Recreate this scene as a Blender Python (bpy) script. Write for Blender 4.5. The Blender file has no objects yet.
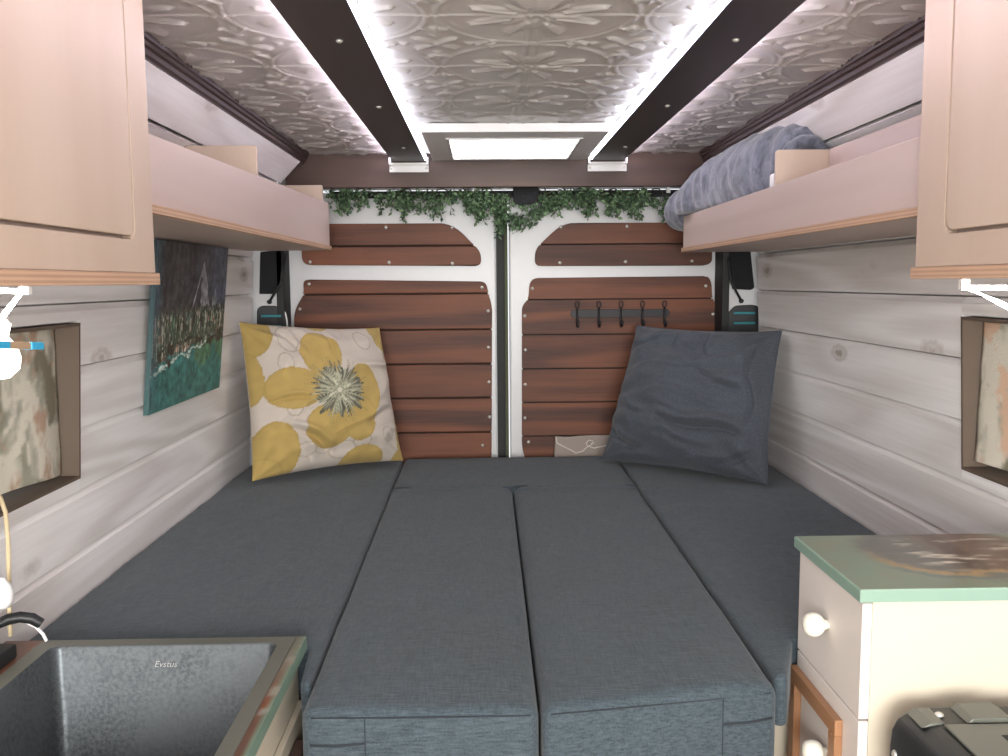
# Interior of a converted van: bed at the rear, sink left, drawers right.
# Coordinates are authored with the camera at the origin (x right, y towards the rear doors, z up);
# at the end everything is lifted by ZC so that the floor lies at z = 0.
import bpy, bmesh, math, random
import numpy as np
from mathutils import Vector, Matrix, noise as mnoise

random.seed(7)
ZC = 1.35
ZF = -ZC
scene = bpy.context.scene
COL = scene.collection
F, PITCH, YAW, ROLL = 900.0, 0.10615, 0.02081, -0.00783


def cam_axes():
    cp, sp, cy, sy = math.cos(PITCH), math.sin(PITCH), math.cos(YAW), math.sin(YAW)
    f = Vector((sy * cp, cy * cp, -sp)); r = Vector((cy, -sy, 0)); u = r.cross(f)
    cr, sr = math.cos(ROLL), math.sin(ROLL)
    return r * cr + u * sr, -r * sr + u * cr, f


CR, CU, CF = cam_axes()


def at(u, v, x=None, y=None, z=None):
    """A surveyed point: where the sight line through a photo position meets a known plane."""
    d = CF + CR * ((u - 504) / F) + CU * ((378 - v) / F)
    k = x / d.x if x is not None else (y / d.y if y is not None else z / d.z)
    return d * k


# ------------------------------------------------------------------ materials
def lin(c):
    return tuple((v / 12.92 if v <= 0.04045 else ((v + 0.055) / 1.055) ** 2.4) for v in (x / 255 for x in c))


class NT:
    def __init__(s, name):
        s.m = bpy.data.materials.new(name); s.m.use_nodes = True
        s.t = s.m.node_tree; s.t.nodes.clear()
        s.out = s.n('ShaderNodeOutputMaterial'); s.b = s.n('ShaderNodeBsdfPrincipled')
        s.t.links.new(s.b.outputs[0], s.out.inputs[0])

    def n(s, k, **kw):
        o = s.t.nodes.new(k)
        for a, b in kw.items(): setattr(o, a, b)
        return o

    def put(s, sock, v):
        if hasattr(v, 'links'): s.t.links.new(v, sock)
        elif isinstance(v, (tuple, list)) and len(v) == 3 and sock.type == 'RGBA': sock.default_value = (*v, 1)
        else: sock.default_value = v

    def set(s, **kw):
        for k, v in kw.items():
            s.put(s.b.inputs[k.replace('_', ' ')], v)
        return s

    def coords(s, scale=(1, 1, 1), island=False, kind='Object', rot=(0, 0, 0)):
        v = s.n('ShaderNodeTexCoord').outputs[kind]
        if island:
            r = s.n('ShaderNodeNewGeometry').outputs['Random Per Island']
            k = s.n('ShaderNodeVectorMath', operation='SCALE'); k.inputs[0].default_value = (7.3, 11.1, 5.7)
            s.put(k.inputs['Scale'], r)
            a = s.n('ShaderNodeVectorMath', operation='ADD'); s.put(a.inputs[0], v); s.put(a.inputs[1], k.outputs[0]); v = a.outputs[0]
        m = s.n('ShaderNodeMapping'); s.put(m.inputs['Vector'], v); m.inputs['Scale'].default_value = scale; m.inputs['Rotation'].default_value = rot
        return m.outputs[0]

    def noise(s, vec, scale=1, detail=4, rough=.5, dist=0, out='Fac'):
        o = s.n('ShaderNodeTexNoise'); s.put(o.inputs['Vector'], vec)
        for k, v in (('Scale', scale), ('Detail', detail), ('Roughness', rough), ('Distortion', dist)): o.inputs[k].default_value = v
        return o.outputs[out]

    def voro(s, vec, scale=1, out='Distance'):
        o = s.n('ShaderNodeTexVoronoi'); s.put(o.inputs['Vector'], vec); o.inputs['Scale'].default_value = scale
        return o.outputs[out]

    def math(s, op, a, b=0.0, c=0.0, clamp=False):
        o = s.n('ShaderNodeMath', operation=op, use_clamp=clamp)
        s.put(o.inputs[0], a); s.put(o.inputs[1], b)
        if op in ('MULTIPLY_ADD', 'SMOOTH_MIN'): s.put(o.inputs[2], c)
        return o.outputs[0]

    def ramp(s, fac, stops, interp='LINEAR'):
        o = s.n('ShaderNodeValToRGB'); s.put(o.inputs[0], fac); e = o.color_ramp; e.interpolation = interp
        while len(e.elements) < len(stops): e.elements.new(.5)
        for el, (p, c) in zip(e.elements, stops):
            el.position = p; el.color = (*c, 1) if isinstance(c, (tuple, list)) else (c, c, c, 1)
        return o.outputs[0]

    def mix(s, fac, a, b, mode='MIX'):
        o = s.n('ShaderNodeMix', data_type='RGBA', blend_type=mode)
        s.put(o.inputs[0], fac); s.put(o.inputs[6], a); s.put(o.inputs[7], b)
        return o.outputs[2]

    def island(s): return s.n('ShaderNodeNewGeometry').outputs['Random Per Island']

    def bump(s, h, strength=.3, dist=.002):
        o = s.n('ShaderNodeBump'); o.inputs['Strength'].default_value = strength; o.inputs['Distance'].default_value = dist
        s.put(o.inputs['Height'], h); s.put(s.b.inputs['Normal'], o.outputs[0]); return s

    def attr(s, name='col'): return s.n('ShaderNodeVertexColor', layer_name=name).outputs[0]


def plain(name, c, rough=.5, metal=0.0, spec=.5, mott=0.0):
    t = NT(name)
    base = lin(c)
    if mott:
        v = t.noise(t.coords(), 18, 5)
        base = t.mix(t.math('MULTIPLY', v, mott), base, tuple(x * .55 for x in base))
    t.set(Base_Color=base, Roughness=rough, Metallic=metal, Specular_IOR_Level=spec)
    return t.m


def wood(name, light, dark, axis='y', figure=14.0, contrast=.6, rough=.6, knots=0.0, island=True, tint=.25, fine=1.0, bump=.15, spec=.35, knotcol=None):
    """Long-grained timber; axis = direction of the grain; each board (mesh island) gets its own cut."""
    t = NT(name)
    st = {'x': (.09, 1, 1), 'y': (1, .09, 1), 'z': (1, 1, .09)}[axis]
    v = t.coords(st, island)
    low = t.noise(v, 5.5, 2, .4, .5)
    rings = t.math('SINE', t.math('MULTIPLY', low, figure * 6.28))
    rings = t.math('MULTIPLY_ADD', rings, .5, .5)
    st2 = {'x': (.03, 1, 1), 'y': (1, .03, 1), 'z': (1, 1, .03)}[axis]
    streak = t.noise(t.coords(st2, island), 130, 4, .65)
    g = t.math('ADD', t.math('MULTIPLY', rings, .45), t.math('MULTIPLY', streak, .55 * fine))
    g = t.math('MULTIPLY_ADD', t.math('SUBTRACT', g, .5), contrast, .45, clamp=True)
    col = t.mix(g, lin(light), lin(dark))
    big = t.noise(t.coords((1, 1, 1), island), 4, 3)
    col = t.mix(t.math('MULTIPLY', big, tint), col, tuple(x * .6 for x in lin(dark)))
    r = t.math('MULTIPLY', t.island(), tint * .8)
    col = t.mix(r, col, lin(dark))
    h = g
    if knots:
        kv = t.coords({'x': (.42, 0, 1), 'y': (0, .42, 1), 'z': (1, 1, .42)}[axis], island)
        d = t.voro(kv, knots)
        wob = t.noise(t.coords(), 60, 2)
        dd = t.math('ADD', d, t.math('MULTIPLY', t.math('SUBTRACT', wob, .5), .07))
        k = t.ramp(dd, [(0, 1.0), (.045, .9), (.075, .25), (.10, .5), (.15, 0.0)])
        kc = lin(knotcol) if knotcol else tuple(x * .35 for x in lin(dark))
        col = t.mix(t.math('MULTIPLY', k, .75), col, kc)
    t.set(Base_Color=col, Roughness=rough, Specular_IOR_Level=spec)
    t.bump(h, bump, .0015)
    return t.m


M = {}
M['whitewash'] = wood('whitewashed_pine', (252, 250, 248), (212, 205, 199), 'y', 7, 1.05, .6, 6.0, True, .07, 1.0, .2, .3, (150, 132, 116))
M['cedar'] = wood('stained_cedar', (134, 78, 48), (60, 30, 19), 'x', 5, 1.5, .55, 5.5, True, .35, 1.1, .2, .4, (30, 14, 10))
M['ply'] = wood('birch_plywood', (200, 182, 172), (184, 163, 151), 'y', 4, .8, .5, 0, True, .07, .5, .05, .4)
M['ply_z'] = wood('birch_plywood_upright', (198, 179, 161), (184, 162, 142), 'z', 3, .8, .48, 0, True, .07, .5, .05, .4)
M['header'] = wood('brown_stained_board', (92, 68, 58), (54, 39, 36), 'x', 5, .7, .5, 0, True, .3, .8, .1, .4)
M['crown'] = wood('dark_moulding', (70, 51, 46), (42, 30, 28), 'y', 4, .6, .5, 0, True, .2, .8, .1, .4)
M['oak'] = wood('oak_trim', (176, 132, 96), (138, 96, 66), 'z', 6, .8, .5, 0, True, .2, .8, .1, .4)
M['oak_y'] = wood('oak_trim_level', (176, 132, 96), (138, 96, 66), 'y', 6, .8, .5, 0, True, .2, .8, .1, .4)
M['beam'] = plain('dark_painted_beam', (46, 41, 47), .42, 0, .5, .25)
M['white_metal'] = plain('white_van_paint', (206, 206, 206), .35)
M['white_plastic'] = plain('white_plastic', (226, 224, 222), .4)
M['black'] = plain('black_plastic', (32, 34, 36), .4)
M['rubber'] = plain('black_rubber', (27, 28, 28), .65)
M['flap'] = plain('black_cloth', (24, 24, 27), .9)
M['olive'] = plain('olive_rubber', (84, 88, 66), .9)
M['teal'] = plain('teal_plastic', (44, 128, 136), .35)
M['iron'] = plain('wrought_iron', (34, 32, 34), .5, .3)
M['jamb'] = plain('brown_painted_jamb', (104, 90, 78), .6, 0, .3, .3)
M['cream'] = plain('cream_paint', (206, 197, 178), .5, 0, .4, .05)
M['cream_face'] = plain('pale_cream_paint', (228, 221, 214), .5, 0, .4, .05)
M['knob'] = plain('ivory_glazed', (240, 238, 224), .22)
M['steel_screw'] = plain('bright_screw', (215, 212, 205), .3, .6)
M['chrome'] = plain('chrome', (200, 200, 200), .12, 1)
M['cord'] = plain('cream_cord', (204, 186, 150), .8)
M['tan'] = plain('tan_wood', (176, 150, 122), .6)
M['blue'] = plain('bright_blue_plastic', (60, 176, 222), .4)
M['grommet'] = plain('pale_thread', (215, 206, 195), .7)
M['seam'] = plain('thread_and_crease_shade', (44, 50, 56), .9)
M['case_sheen'] = plain('black_plastic_window_sheen', (98, 100, 92), .35)  # black lid plastic with the window's sheen put into its colour
M['dark'] = plain('dark_interior', (40, 36, 34), .9)
M['floor'] = wood('laminate_floor', (150, 124, 100), (110, 86, 66), 'y', 6, .7, .5)
M['etch'] = plain('etched_mark', (176, 178, 176), .5)
M['pen'] = plain('white_enamel', (240, 240, 238), .3)

# rear pouch linen
M['linen'] = plain('grey_linen', (156, 144, 136), .85, 0, .2, .25)


def fabric(name, c1, c2, sx, sy, sz, rough=.85, wr=.6):
    t = NT(name)
    a = t.noise(t.coords((sx, sy, sz)), 1, 3, .6)
    b = t.noise(t.coords((sy * .8, sx * .9, sz)), 1, 2, .5)
    g = t.math('ADD', t.math('MULTIPLY', a, .65), t.math('MULTIPLY', b, .35))
    f = t.ramp(g, [(.3, 0.0), (.7, 1.0)])
    col = t.mix(f, lin(c1), lin(c2))
    w = t.noise(t.coords((1.0, 1.0, 1.0)), 7, 3, .5, .8)
    h = t.math('ADD', t.math('MULTIPLY', g, .12), t.math('MULTIPLY', w, wr))
    t.set(Base_Color=col, Roughness=rough, Specular_IOR_Level=.2, Sheen_Weight=.15, Sheen_Roughness=.5)
    t.bump(h, .5, .012)
    return t.m


M['slate'] = fabric('slate_upholstery', (44, 54, 60), (82, 94, 101), 38, 460, 300)
M['slate_pillow'] = fabric('charcoal_linen', (58, 62, 69), (86, 91, 99), 260, 260, 260, .9, .25)

# fleece
t = NT('grey_fleece')
nz = t.noise(t.coords(), 26, 4, .6, .6); fz = t.noise(t.coords(), 420, 2)
t.set(Base_Color=t.mix(t.ramp(nz, [(.35, 0.0), (.65, 1.0)]), lin((84, 87, 97)), lin((132, 136, 147))), Roughness=.95, Specular_IOR_Level=.1, Sheen_Weight=.5, Sheen_Roughness=.4)
t.bump(t.math('ADD', t.math('MULTIPLY', nz, .7), t.math('MULTIPLY', fz, .2)), .5, .01)
M['fleece'] = t.m

# pressed tin ceiling
t = NT('pressed_tin_paint')
t.set(Base_Color=lin((192, 187, 181)), Roughness=.3, Specular_IOR_Level=.5)
t.bump(t.noise(t.coords((1, .25, 1)), 240, 2), .06, .002)
M['tin'] = t.m

# ply edge: stacked veneers
t = NT('plywood_edge')
zc = t.n('ShaderNodeSeparateXYZ'); t.put(zc.inputs[0], t.n('ShaderNodeTexCoord').outputs['Object'])
ln = t.math('FRACT', t.math('MULTIPLY', zc.outputs[2], 170))
nn = t.noise(t.coords((1, .15, 1)), 60, 3)
t.set(Base_Color=t.mix(t.math('MULTIPLY', t.math('ADD', t.ramp(ln, [(.35, 0.0), (.5, 1.0), (.85, .9), (1, 0.0)]), t.math('MULTIPLY', nn, .9)), .38, clamp=True), lin((206, 172, 142)), lin((140, 104, 82))), Roughness=.6)
M['ply_edge'] = t.m

# brushed stainless steel, with water spots in the basin
t = NT('brushed_steel')
br = t.noise(t.coords((14, 500, 500)), 1, 3)
t.set(Base_Color=lin((134, 136, 126)), Metallic=.6, Roughness=t.ramp(br, [(.2, .38), (.8, .52)]))
M['steel'] = t.m
t = NT('wet_steel')
sp = t.voro(t.coords(), 190); pz = t.noise(t.coords(), 9, 4, .6)
drops = t.math('MULTIPLY', t.math('LESS_THAN', sp, .2), t.math('GREATER_THAN', pz, .53))
mot = t.noise(t.coords((1, 1, 1)), 150, 4, .7)
mot2 = t.math('MULTIPLY', t.ramp(mot, [(.4, 0.0), (.62, 1.0)]), t.ramp(pz, [(.35, 0.15), (.65, 1.0)]))
t.set(Base_Color=t.mix(mot2, lin((98, 103, 106)), lin((70, 75, 78))), Metallic=.6, Roughness=t.ramp(mot2, [(0, .40), (1, .5)]))
t.bump(drops, .6, .004)
M['wet_steel'] = t.m


def vcol(name, rough=.6, spec=.35, bump=None, sheen=0, coat=0):
    t = NT(name); t.set(Base_Color=t.attr(), Roughness=rough, Specular_IOR_Level=spec, Sheen_Weight=sheen, Coat_Weight=coat)
    if bump: t.bump(t.noise(t.coords((1, 1, 1)), bump, 4, .6), .3, .004)
    return t.m


M['v_canvas'] = vcol('painted_canvas', .5, .4, 300)
M['v_cotton'] = vcol('printed_cotton', .85, .2, 420, .1)
M['v_curtain'] = vcol('printed_curtain', .9, .15, 300)
M['v_resin'] = vcol('resin_worktop', .3, .5, None, 0, .15)

# leaves
t = NT('artificial_leaf')
t.set(Base_Color=t.mix(t.island(), lin((44, 66, 48)), lin((104, 128, 92))), Roughness=.5, Specular_IOR_Level=.3)
M['leaf'] = t.m
M['vine'] = plain('dark_vine', (46, 44, 32), .8)


def emit(name, c, s, base=(230, 230, 230)):
    t = NT(name); t.set(Base_Color=lin(base), Emission_Color=c, Emission_Strength=s, Roughness=.4); return t.m


M['led_in'] = emit('led_strip', (.82, .83, 1.0), 8.5)
M['led_out'] = emit('led_strip_dim', (.92, .82, 1.0), 30)
M['tube'] = emit('lit_tube', (1, 1, 1), 24)
M['bulb'] = emit('lit_bulb', (1, 1, .98), 4)
t = NT('bright_vent_acrylic')
rp = t.noise(t.coords((.35, 2.2, 1)), 22, 4, .6, 1.2)
t.set(Base_Color=lin((225, 228, 226)), Roughness=.25, Emission_Color=(1, 1, .97), Emission_Strength=t.ramp(rp, [(.32, .4), (.5, 1.0), (.62, 7.0)]))
t.bump(rp, .4, .01)
M['vent_pane'] = t.m
t = NT('window_glass'); t.set(Base_Color=(.9, .95, .95), Roughness=.05, Transmission_Weight=1.0, IOR=1.45); M['glass'] = t.m


# ------------------------------------------------------------------ mesh building
class MB:
    def __init__(s): s.v = []; s.f = []; s.c = None

    def add(s, vs, fs):
        o = len(s.v); s.v += [tuple(p) for p in vs]; s.f += [tuple(i + o for i in f) for f in fs]; return s

    def box(s, x0, x1, y0, y1, z0, z1):
        return s.add([(x0, y0, z0), (x1, y0, z0), (x1, y1, z0), (x0, y1, z0), (x0, y0, z1), (x1, y0, z1), (x1, y1, z1), (x0, y1, z1)],
                     [(0, 3, 2, 1), (4, 5, 6, 7), (0, 1, 5, 4), (1, 2, 6, 5), (2, 3, 7, 6), (3, 0, 4, 7)])

    def prism(s, poly, axis, a, b):
        """poly of 2-D points in the two other axes (in x,y,z order), extruded along axis from a to b."""
        def p3(p, t):
            return {'x': (t, p[0], p[1]), 'y': (p[0], t, p[1]), 'z': (p[0], p[1], t)}[axis]
        n = len(poly)
        vs = [p3(p, a) for p in poly] + [p3(p, b) for p in poly]
        fs = [tuple(range(n)), tuple(range(2 * n - 1, n - 1, -1))] + [(i, i + n, (i + 1) % n + n, (i + 1) % n) for i in range(n)]
        return s.add(vs, fs)

    def tube(s, pts, r, n=8, caps=True):
        pts = [Vector(p) for p in pts]; rs = r if isinstance(r, (list, tuple)) else [r] * len(pts)
        d0 = (pts[1] - pts[0]).normalized(); up = Vector((0, 0, 1)) if abs(d0.z) < .9 else Vector((1, 0, 0))
        a = d0.cross(up).normalized(); vs = []; fs = []
        for i, p in enumerate(pts):
            d = (pts[min(i + 1, len(pts) - 1)] - pts[max(i - 1, 0)]).normalized()
            a = (a - d * a.dot(d)).normalized(); b = d.cross(a)
            for k in range(n):
                t_ = 2 * math.pi * k / n; vs.append(p + (a * math.cos(t_) + b * math.sin(t_)) * rs[i])
        for i in range(len(pts) - 1):
            for k in range(n):
                fs.append((i * n + k, i * n + (k + 1) % n, (i + 1) * n + (k + 1) % n, (i + 1) * n + k))
        if caps:
            fs.append(tuple(range(n - 1, -1, -1))); m = (len(pts) - 1) * n; fs.append(tuple(range(m, m + n)))
        return s.add(vs, fs)

    def lathe(s, prof, org, axis, n=20):
        """prof = [(radius, height)...] turned about axis through org."""
        ax = Vector(axis).normalized(); up = Vector((0, 0, 1)) if abs(ax.z) < .9 else Vector((1, 0, 0))
        a = ax.cross(up).normalized(); b = ax.cross(a); org = Vector(org); vs = []; fs = []
        for r, h in prof:
            for k in range(n):
                t_ = 2 * math.pi * k / n; vs.append(org + ax * h + (a * math.cos(t_) + b * math.sin(t_)) * max(r, 1e-5))
        for i in range(len(prof) - 1):
            for k in range(n): fs.append((i * n + k, (i + 1) * n + k, (i + 1) * n + (k + 1) % n, i * n + (k + 1) % n))
        fs.append(tuple(range(n))); m = (len(prof) - 1) * n; fs.append(tuple(range(m + n - 1, m - 1, -1)))
        return s.add(vs, fs)

    def grid(s, P, nu, nv, close_u=False):
        """P[j*nu+i] points."""
        fs = []
        for j in range(nv - 1):
            for i in range(nu - (0 if close_u else 1)):
                i2 = (i + 1) % nu; fs.append((j * nu + i, j * nu + i2, (j + 1) * nu + i2, (j + 1) * nu + i))
        return s.add(P, fs)


def arc(cx, cy, r, a0, a1, n=6):
    return [(cx + r * math.cos(math.radians(a0 + (a1 - a0) * i / n)), cy + r * math.sin(math.radians(a0 + (a1 - a0) * i / n))) for i in range(n + 1)]


def rrect(x0, x1, y0, y1, r, n=5):
    return arc(x1 - r, y1 - r, r, 0, 90, n) + arc(x0 + r, y1 - r, r, 90, 180, n) + arc(x0 + r, y0 + r, r, 180, 270, n) + arc(x1 - r, y0 + r, r, 270, 360, n)


def root_loc(o):
    l = Vector((0, 0, 0))
    while o is not None: l += o.location; o = o.parent
    return l


def obj(name, mb, mat, parent=None, bevel=0, seg=2, smooth=False, kind=None, colors=None, weld=False, fixn=True, label=None):
    vs = np.array(mb.v, dtype=float)
    if parent is None:
        lo, hi = vs.min(0), vs.max(0); org = Vector(((lo[0] + hi[0]) / 2, (lo[1] + hi[1]) / 2, lo[2]))
    else: org = root_loc(parent)
    vs = vs - np.array(org)
    me = bpy.data.meshes.new(name); me.from_pydata([tuple(p) for p in vs], [], mb.f)
    if fixn or weld or bevel:
        bm = bmesh.new(); bm.from_mesh(me)
        if weld: bmesh.ops.remove_doubles(bm, verts=bm.verts, dist=1e-5)
        if fixn: bmesh.ops.recalc_face_normals(bm, faces=bm.faces)
        if bevel:
            es = [e for e in bm.edges if len(e.link_faces) == 2 and e.calc_face_angle(0) > .5]
            bmesh.ops.bevel(bm, geom=es, offset=bevel, segments=seg, profile=.5, affect='EDGES', clamp_overlap=True)
        bm.to_mesh(me); bm.free()
    if colors is not None:
        ca = me.color_attributes.new('col', 'FLOAT_COLOR', 'POINT')
        c4 = np.ones((len(me.vertices), 4), np.float32); c4[:, :3] = colors; ca.data.foreach_set('color', c4.ravel())
    me.materials.append(M[mat])
    if smooth:
        me.polygons.foreach_set('use_smooth', [True] * len(me.polygons))
        if smooth == 'angle' :
            try: me.set_sharp_from_angle(angle=math.radians(35))
            except Exception: pass
    me.update()
    o = bpy.data.objects.new(name, me); COL.objects.link(o)
    if parent is None: o.location = org
    else: o.parent = parent
    if kind: o['kind'] = kind
    if label: o['label'] = label
    return o


def tag(o, label, cat, group=None):
    o['label'] = label; o['category'] = cat
    if group: o['group'] = group
    return o


def thing(name, label, cat, loc, group=None):
    o = bpy.data.objects.new(name, None); o.empty_display_size = .05; COL.objects.link(o); o.location = Vector(loc)
    return tag(o, label, cat, group)


def struct_root(name, loc):
    o = bpy.data.objects.new(name, None); COL.objects.link(o); o.location = Vector(loc); o['kind'] = 'structure'
    return o


def put_copy(src, parent, loc, rot=None):
    c = src.copy(); COL.objects.link(c); c.parent = parent
    c.location = Vector(loc) - root_loc(parent)
    if rot: c.rotation_euler = rot
    return c


def proto_mesh(name, mb, mat, smooth=True):
    o = obj(name, mb, mat, smooth=smooth)
    me = o.data; bpy.data.objects.remove(o); return me


def place_mesh(name, me, parent, loc, rot=None):
    o = bpy.data.objects.new(name, me); COL.objects.link(o); o.parent = parent
    o.location = Vector(loc) - root_loc(parent)
    if rot: o.rotation_euler = rot
    return o


# the screw: a domed cap, head towards -y
SCREW = MB().lathe([(.0001, -.004), (.003, -.0036), (.0052, -.002), (.006, 0)], (0, 0, 0), (0, 1, 0), 12)
me = bpy.data.meshes.new('screw'); me.from_pydata(SCREW.v, [], SCREW.f); me.materials.append(M['steel_screw'])
me.polygons.foreach_set('use_smooth', [True] * len(me.polygons)); SCREW_ME = me

# ------------------------------------------------------------------ room shell
XL, XR, XM = -.75, .89, .07
YF, YR = -1.6, 2.90           # front (open to the cab), end of the planked walls
ZCEIL = .41
obj('floor', MB().box(-1.0, 1.14, YF, 3.1, ZF - .03, ZF), 'floor', kind='structure')

JOINTS = [-.034 + .1163 * k for k in range(-12, 4)]          # tops of the wall boards; last one just under the slope


def planks(side, niche):
    """Horizontal boards with a chamfer along each top edge; boards crossing the window are cut at it."""
    X = XL if side < 0 else XR
    mb = MB()
    ny0, ny1, nz0, nz1 = niche
    def board(y0, y1, z0, z1, cham=True):
        s = side
        if cham: pr = [(X, z0 + .0035), (X, z1 - .012), (X + s * .011, z1), (X + s * .02, z1), (X + s * .02, z0 + .0035)]
        else: pr = [(X, z0 + .0015), (X, z1), (X + s * .02, z1), (X + s * .02, z0 + .0015)]
        mb.prism(pr, 'y', y0, y1)
    prev = ZF
    for zt in JOINTS:
        z0 = max(prev, ZF); prev = zt
        if zt <= ZF + .02: continue
        lo, hi = z0, zt
        if hi <= nz0 + 1e-4 or lo >= nz1 - 1e-4:
            board(YF, YR, lo, hi)
        else:
            board(YF, ny0, lo, hi); board(ny1, YR, lo, hi)
            if lo < nz0: board(ny0, ny1, lo, nz0, False)
            if hi > nz1: board(ny0, ny1, nz1, hi)
    lean(mb, side)
    # boards of the sloping shoulder up to the ceiling (world x by side)
    cx = lambda d: XM + side * d
    sl = [((.82, .315), (.72, .315)), ]
    pr = [(cx(.815), .318), (cx(.695), .305), (cx(.690), .312), (cx(.71), .34), (cx(.83), .36)]
    mb.prism([(cx(.82), .23), (cx(.698), .303), (cx(.712), .315), (cx(.84), .25)], 'y', YF, 2.83)
    mb.prism([(cx(.692), .309), (cx(.632), .372), (cx(.646), .388), (cx(.712), .318)], 'y', YF, 2.83)
    return mb


LEAN = {-1: .055, 1: .05}


def lean(mb, side):
    """The side walls lean in towards the roof."""
    mb.v = [(x - side * LEAN[side] * (min(z, .2) + .2), y, z) for x, y, z in mb.v]
    return mb


NL = (1.02, 1.668, -.358, -.068)
NR = (1.05, 1.652, -.358, -.070)
obj('wall_left', planks(-1, NL), 'whitewash', kind='structure')
obj('wall_right', planks(1, NR), 'whitewash', kind='structure')
# outer skins behind the boards (white van metal), with the window openings
for side, nm, n in ((-1, 'trim_1', NL), (1, 'trim_2', NR)):
    X = (XL if side < 0 else XR) + side * .022
    X2 = X + side * .10
    a, b = min(X, X2), max(X, X2)
    mb = MB(); mb.box(a, b, YF, n[0], ZF, .40); mb.box(a, b, n[1], 2.93, ZF, .40); mb.box(a, b, n[0], n[1], ZF, n[2]); mb.box(a, b, n[0], n[1], n[3], .40)
    o = obj(nm + '_wall_backing', lean(mb, side), 'white_metal', kind='structure'); o.name = 'wall_left_backing' if side < 0 else 'wall_right_backing'

# windows: brown jambs, pane, sill
for side, nm, n in ((-1, 'window_1', NL), (1, 'window_2', NR)):
    X = XL if side < 0 else XR
    r = struct_root(nm, (X, (n[0] + n[1]) / 2, n[2]))
    y0, y1, z0, z1 = n; mb = MB()
    e = side
    def bx(xa, xb, *q): mb.box(min(xa, xb), max(xa, xb), *q)
    D = .085
    bx(X - e * .0015, X + e * D, y1 - .006, y1, z0, z1); bx(X - e * .0015, X + e * D, y0, y0 + .006, z0, z1)
    bx(X - e * .0015, X + e * D, y0 + .006, y1 - .006, z0, z0 + .006); bx(X - e * .0015, X + e * D, y0 + .006, y1 - .006, z1 - .006, z1)
    obj('window_frame', lean(mb, side), 'jamb', r)
    obj('pane', lean(MB().box(min(X + e * (D - .004), X + e * D), max(X + e * (D - .004), X + e * D), y0 + .006, y1 - .006, z0 + .006, z1 - .006), side), 'glass', r)


def fbm(x, y, z=0.0, o=4):
    return mnoise.fractal(Vector((x, y, z)), .7, 2.0, o)


# curtains: marbled cloth, hanging with soft folds in each window
def curtain(side, n, ymax, label, seed, warm):
    X = (XL if side < 0 else XR)
    nu, nv = 90, 120; P = []; C = []
    y0, y1, z0, z1 = n[0] + .012, ymax, n[2] + .012, n[3] - .010
    for j in range(nv):
        tv = j / (nv - 1)
        for i in range(nu):
            tu = i / (nu - 1)
            y = y0 + (y1 - y0) * tu - .003 * abs(math.sin(tv * 9 + seed)) * tu
            z = z0 + (z1 - z0) * tv + .006 * math.sin(tu * 8 + seed) * (1 - tv)
            d = .040 - .009 * math.sin(tu * 14 + seed) * (.4 + .6 * (1 - tv)) - .012 * (1 - tv) * tu
            P.append((X + side * d, y, z))
            a = fbm(tu * 6 + seed, tv * 2.2 + seed + .5 * fbm(tu * 9, tv * 2, seed), seed); b = fbm(tu * 13 + 4, tv * 3 + seed, 2.0 + seed)
            c1 = np.array(lin((206, 200, 184))); c2 = np.array(lin((152, 150, 134))); c3 = np.array(lin(warm)); c4 = np.array(lin((128, 122, 104)))
            k = min(1, max(0, (a + .1) * 2.6)); col = c1 * (1 - k) + c2 * k
            k2 = min(1, max(0, (b - .12) * 3)); col = col * (1 - k2) + c3 * k2
            k3 = min(1, max(0, (a - .42) * 5)); col = col * (1 - k3) + c4 * k3
            C.append(col)
    o = obj('curtain', lean(MB().grid(P, nu, nv), side), 'v_curtain', smooth=True, colors=np.array(C), fixn=False)
    sm = o.modifiers.new('cloth', 'SOLIDIFY'); sm.thickness = .002
    tag(o, label, 'curtain')


curtain(-1, NL, 1.657, 'marbled grey, cream and tan curtain in the left wall window', 1.7, (176, 150, 128))
curtain(1, NR, 1.641, 'marbled cream and peach curtain in the right wall window', 6.3, (208, 176, 150))

# ---- ceiling: pressed tin panels, real relief
T = .3255
x0, x1, y0c, y1c = XM - .66, XM + .66, YF, 2.945
xs = np.arange(x0, x1, .0045); ys = np.concatenate([np.arange(y0c, 1.05, .02), np.arange(1.05, y1c, .0040), [y1c]])
GX, GY = np.meshgrid(xs, ys)
px = (GX - .085 + T / 2) % T - T / 2; py = (GY - 1.765 + T / 2) % T - T / 2
g = lambda d, w: np.exp(-(d / w) ** 2)
h = np.zeros_like(GX)
rr = np.hypot(px, py); th = np.arctan2(py, px)
h += .0034 * g(rr - .156, .0038) + .0014 * g(rr - .143, .003)                       # big rings
def leafy(cx_, cy_, ang, L, W, hh):
    """a pointed, ribbed leaf lying on the panel"""
    dx, dy = px - cx_, py - cy_
    a = dx * math.cos(ang) + dy * math.sin(ang); b = -dx * math.sin(ang) + dy * math.cos(ang)
    w = W * np.sqrt(np.clip(1 - (2 * a / L) ** 2, 0, 1)) + 1e-6
    return hh * np.clip(1 - (b / w) ** 2, 0, 1) * (np.abs(a) < L / 2) * (.75 + .25 * np.cos(b / W * 9))
ros = np.zeros_like(h)
for k in range(8):
    an = (k + .5) * math.pi / 4; rad_ = .078 if k % 2 else .070
    ros = np.maximum(ros, leafy(rad_ * math.cos(an), rad_ * math.sin(an), an, .075, .017, .0062))
    an2 = k * math.pi / 4
    ros = np.maximum(ros, leafy(.045 * math.cos(an2), .045 * math.sin(an2), an2, .05, .008, .0045))
h += ros
qx = (px + T) % T - T / 2; qy = (py + T) % T - T / 2                               # centre of the gaps between rings
sx_, sy_ = px, py; px, py = qx, qy
clu = .006 * g(np.hypot(qx, qy), .010)
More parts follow.
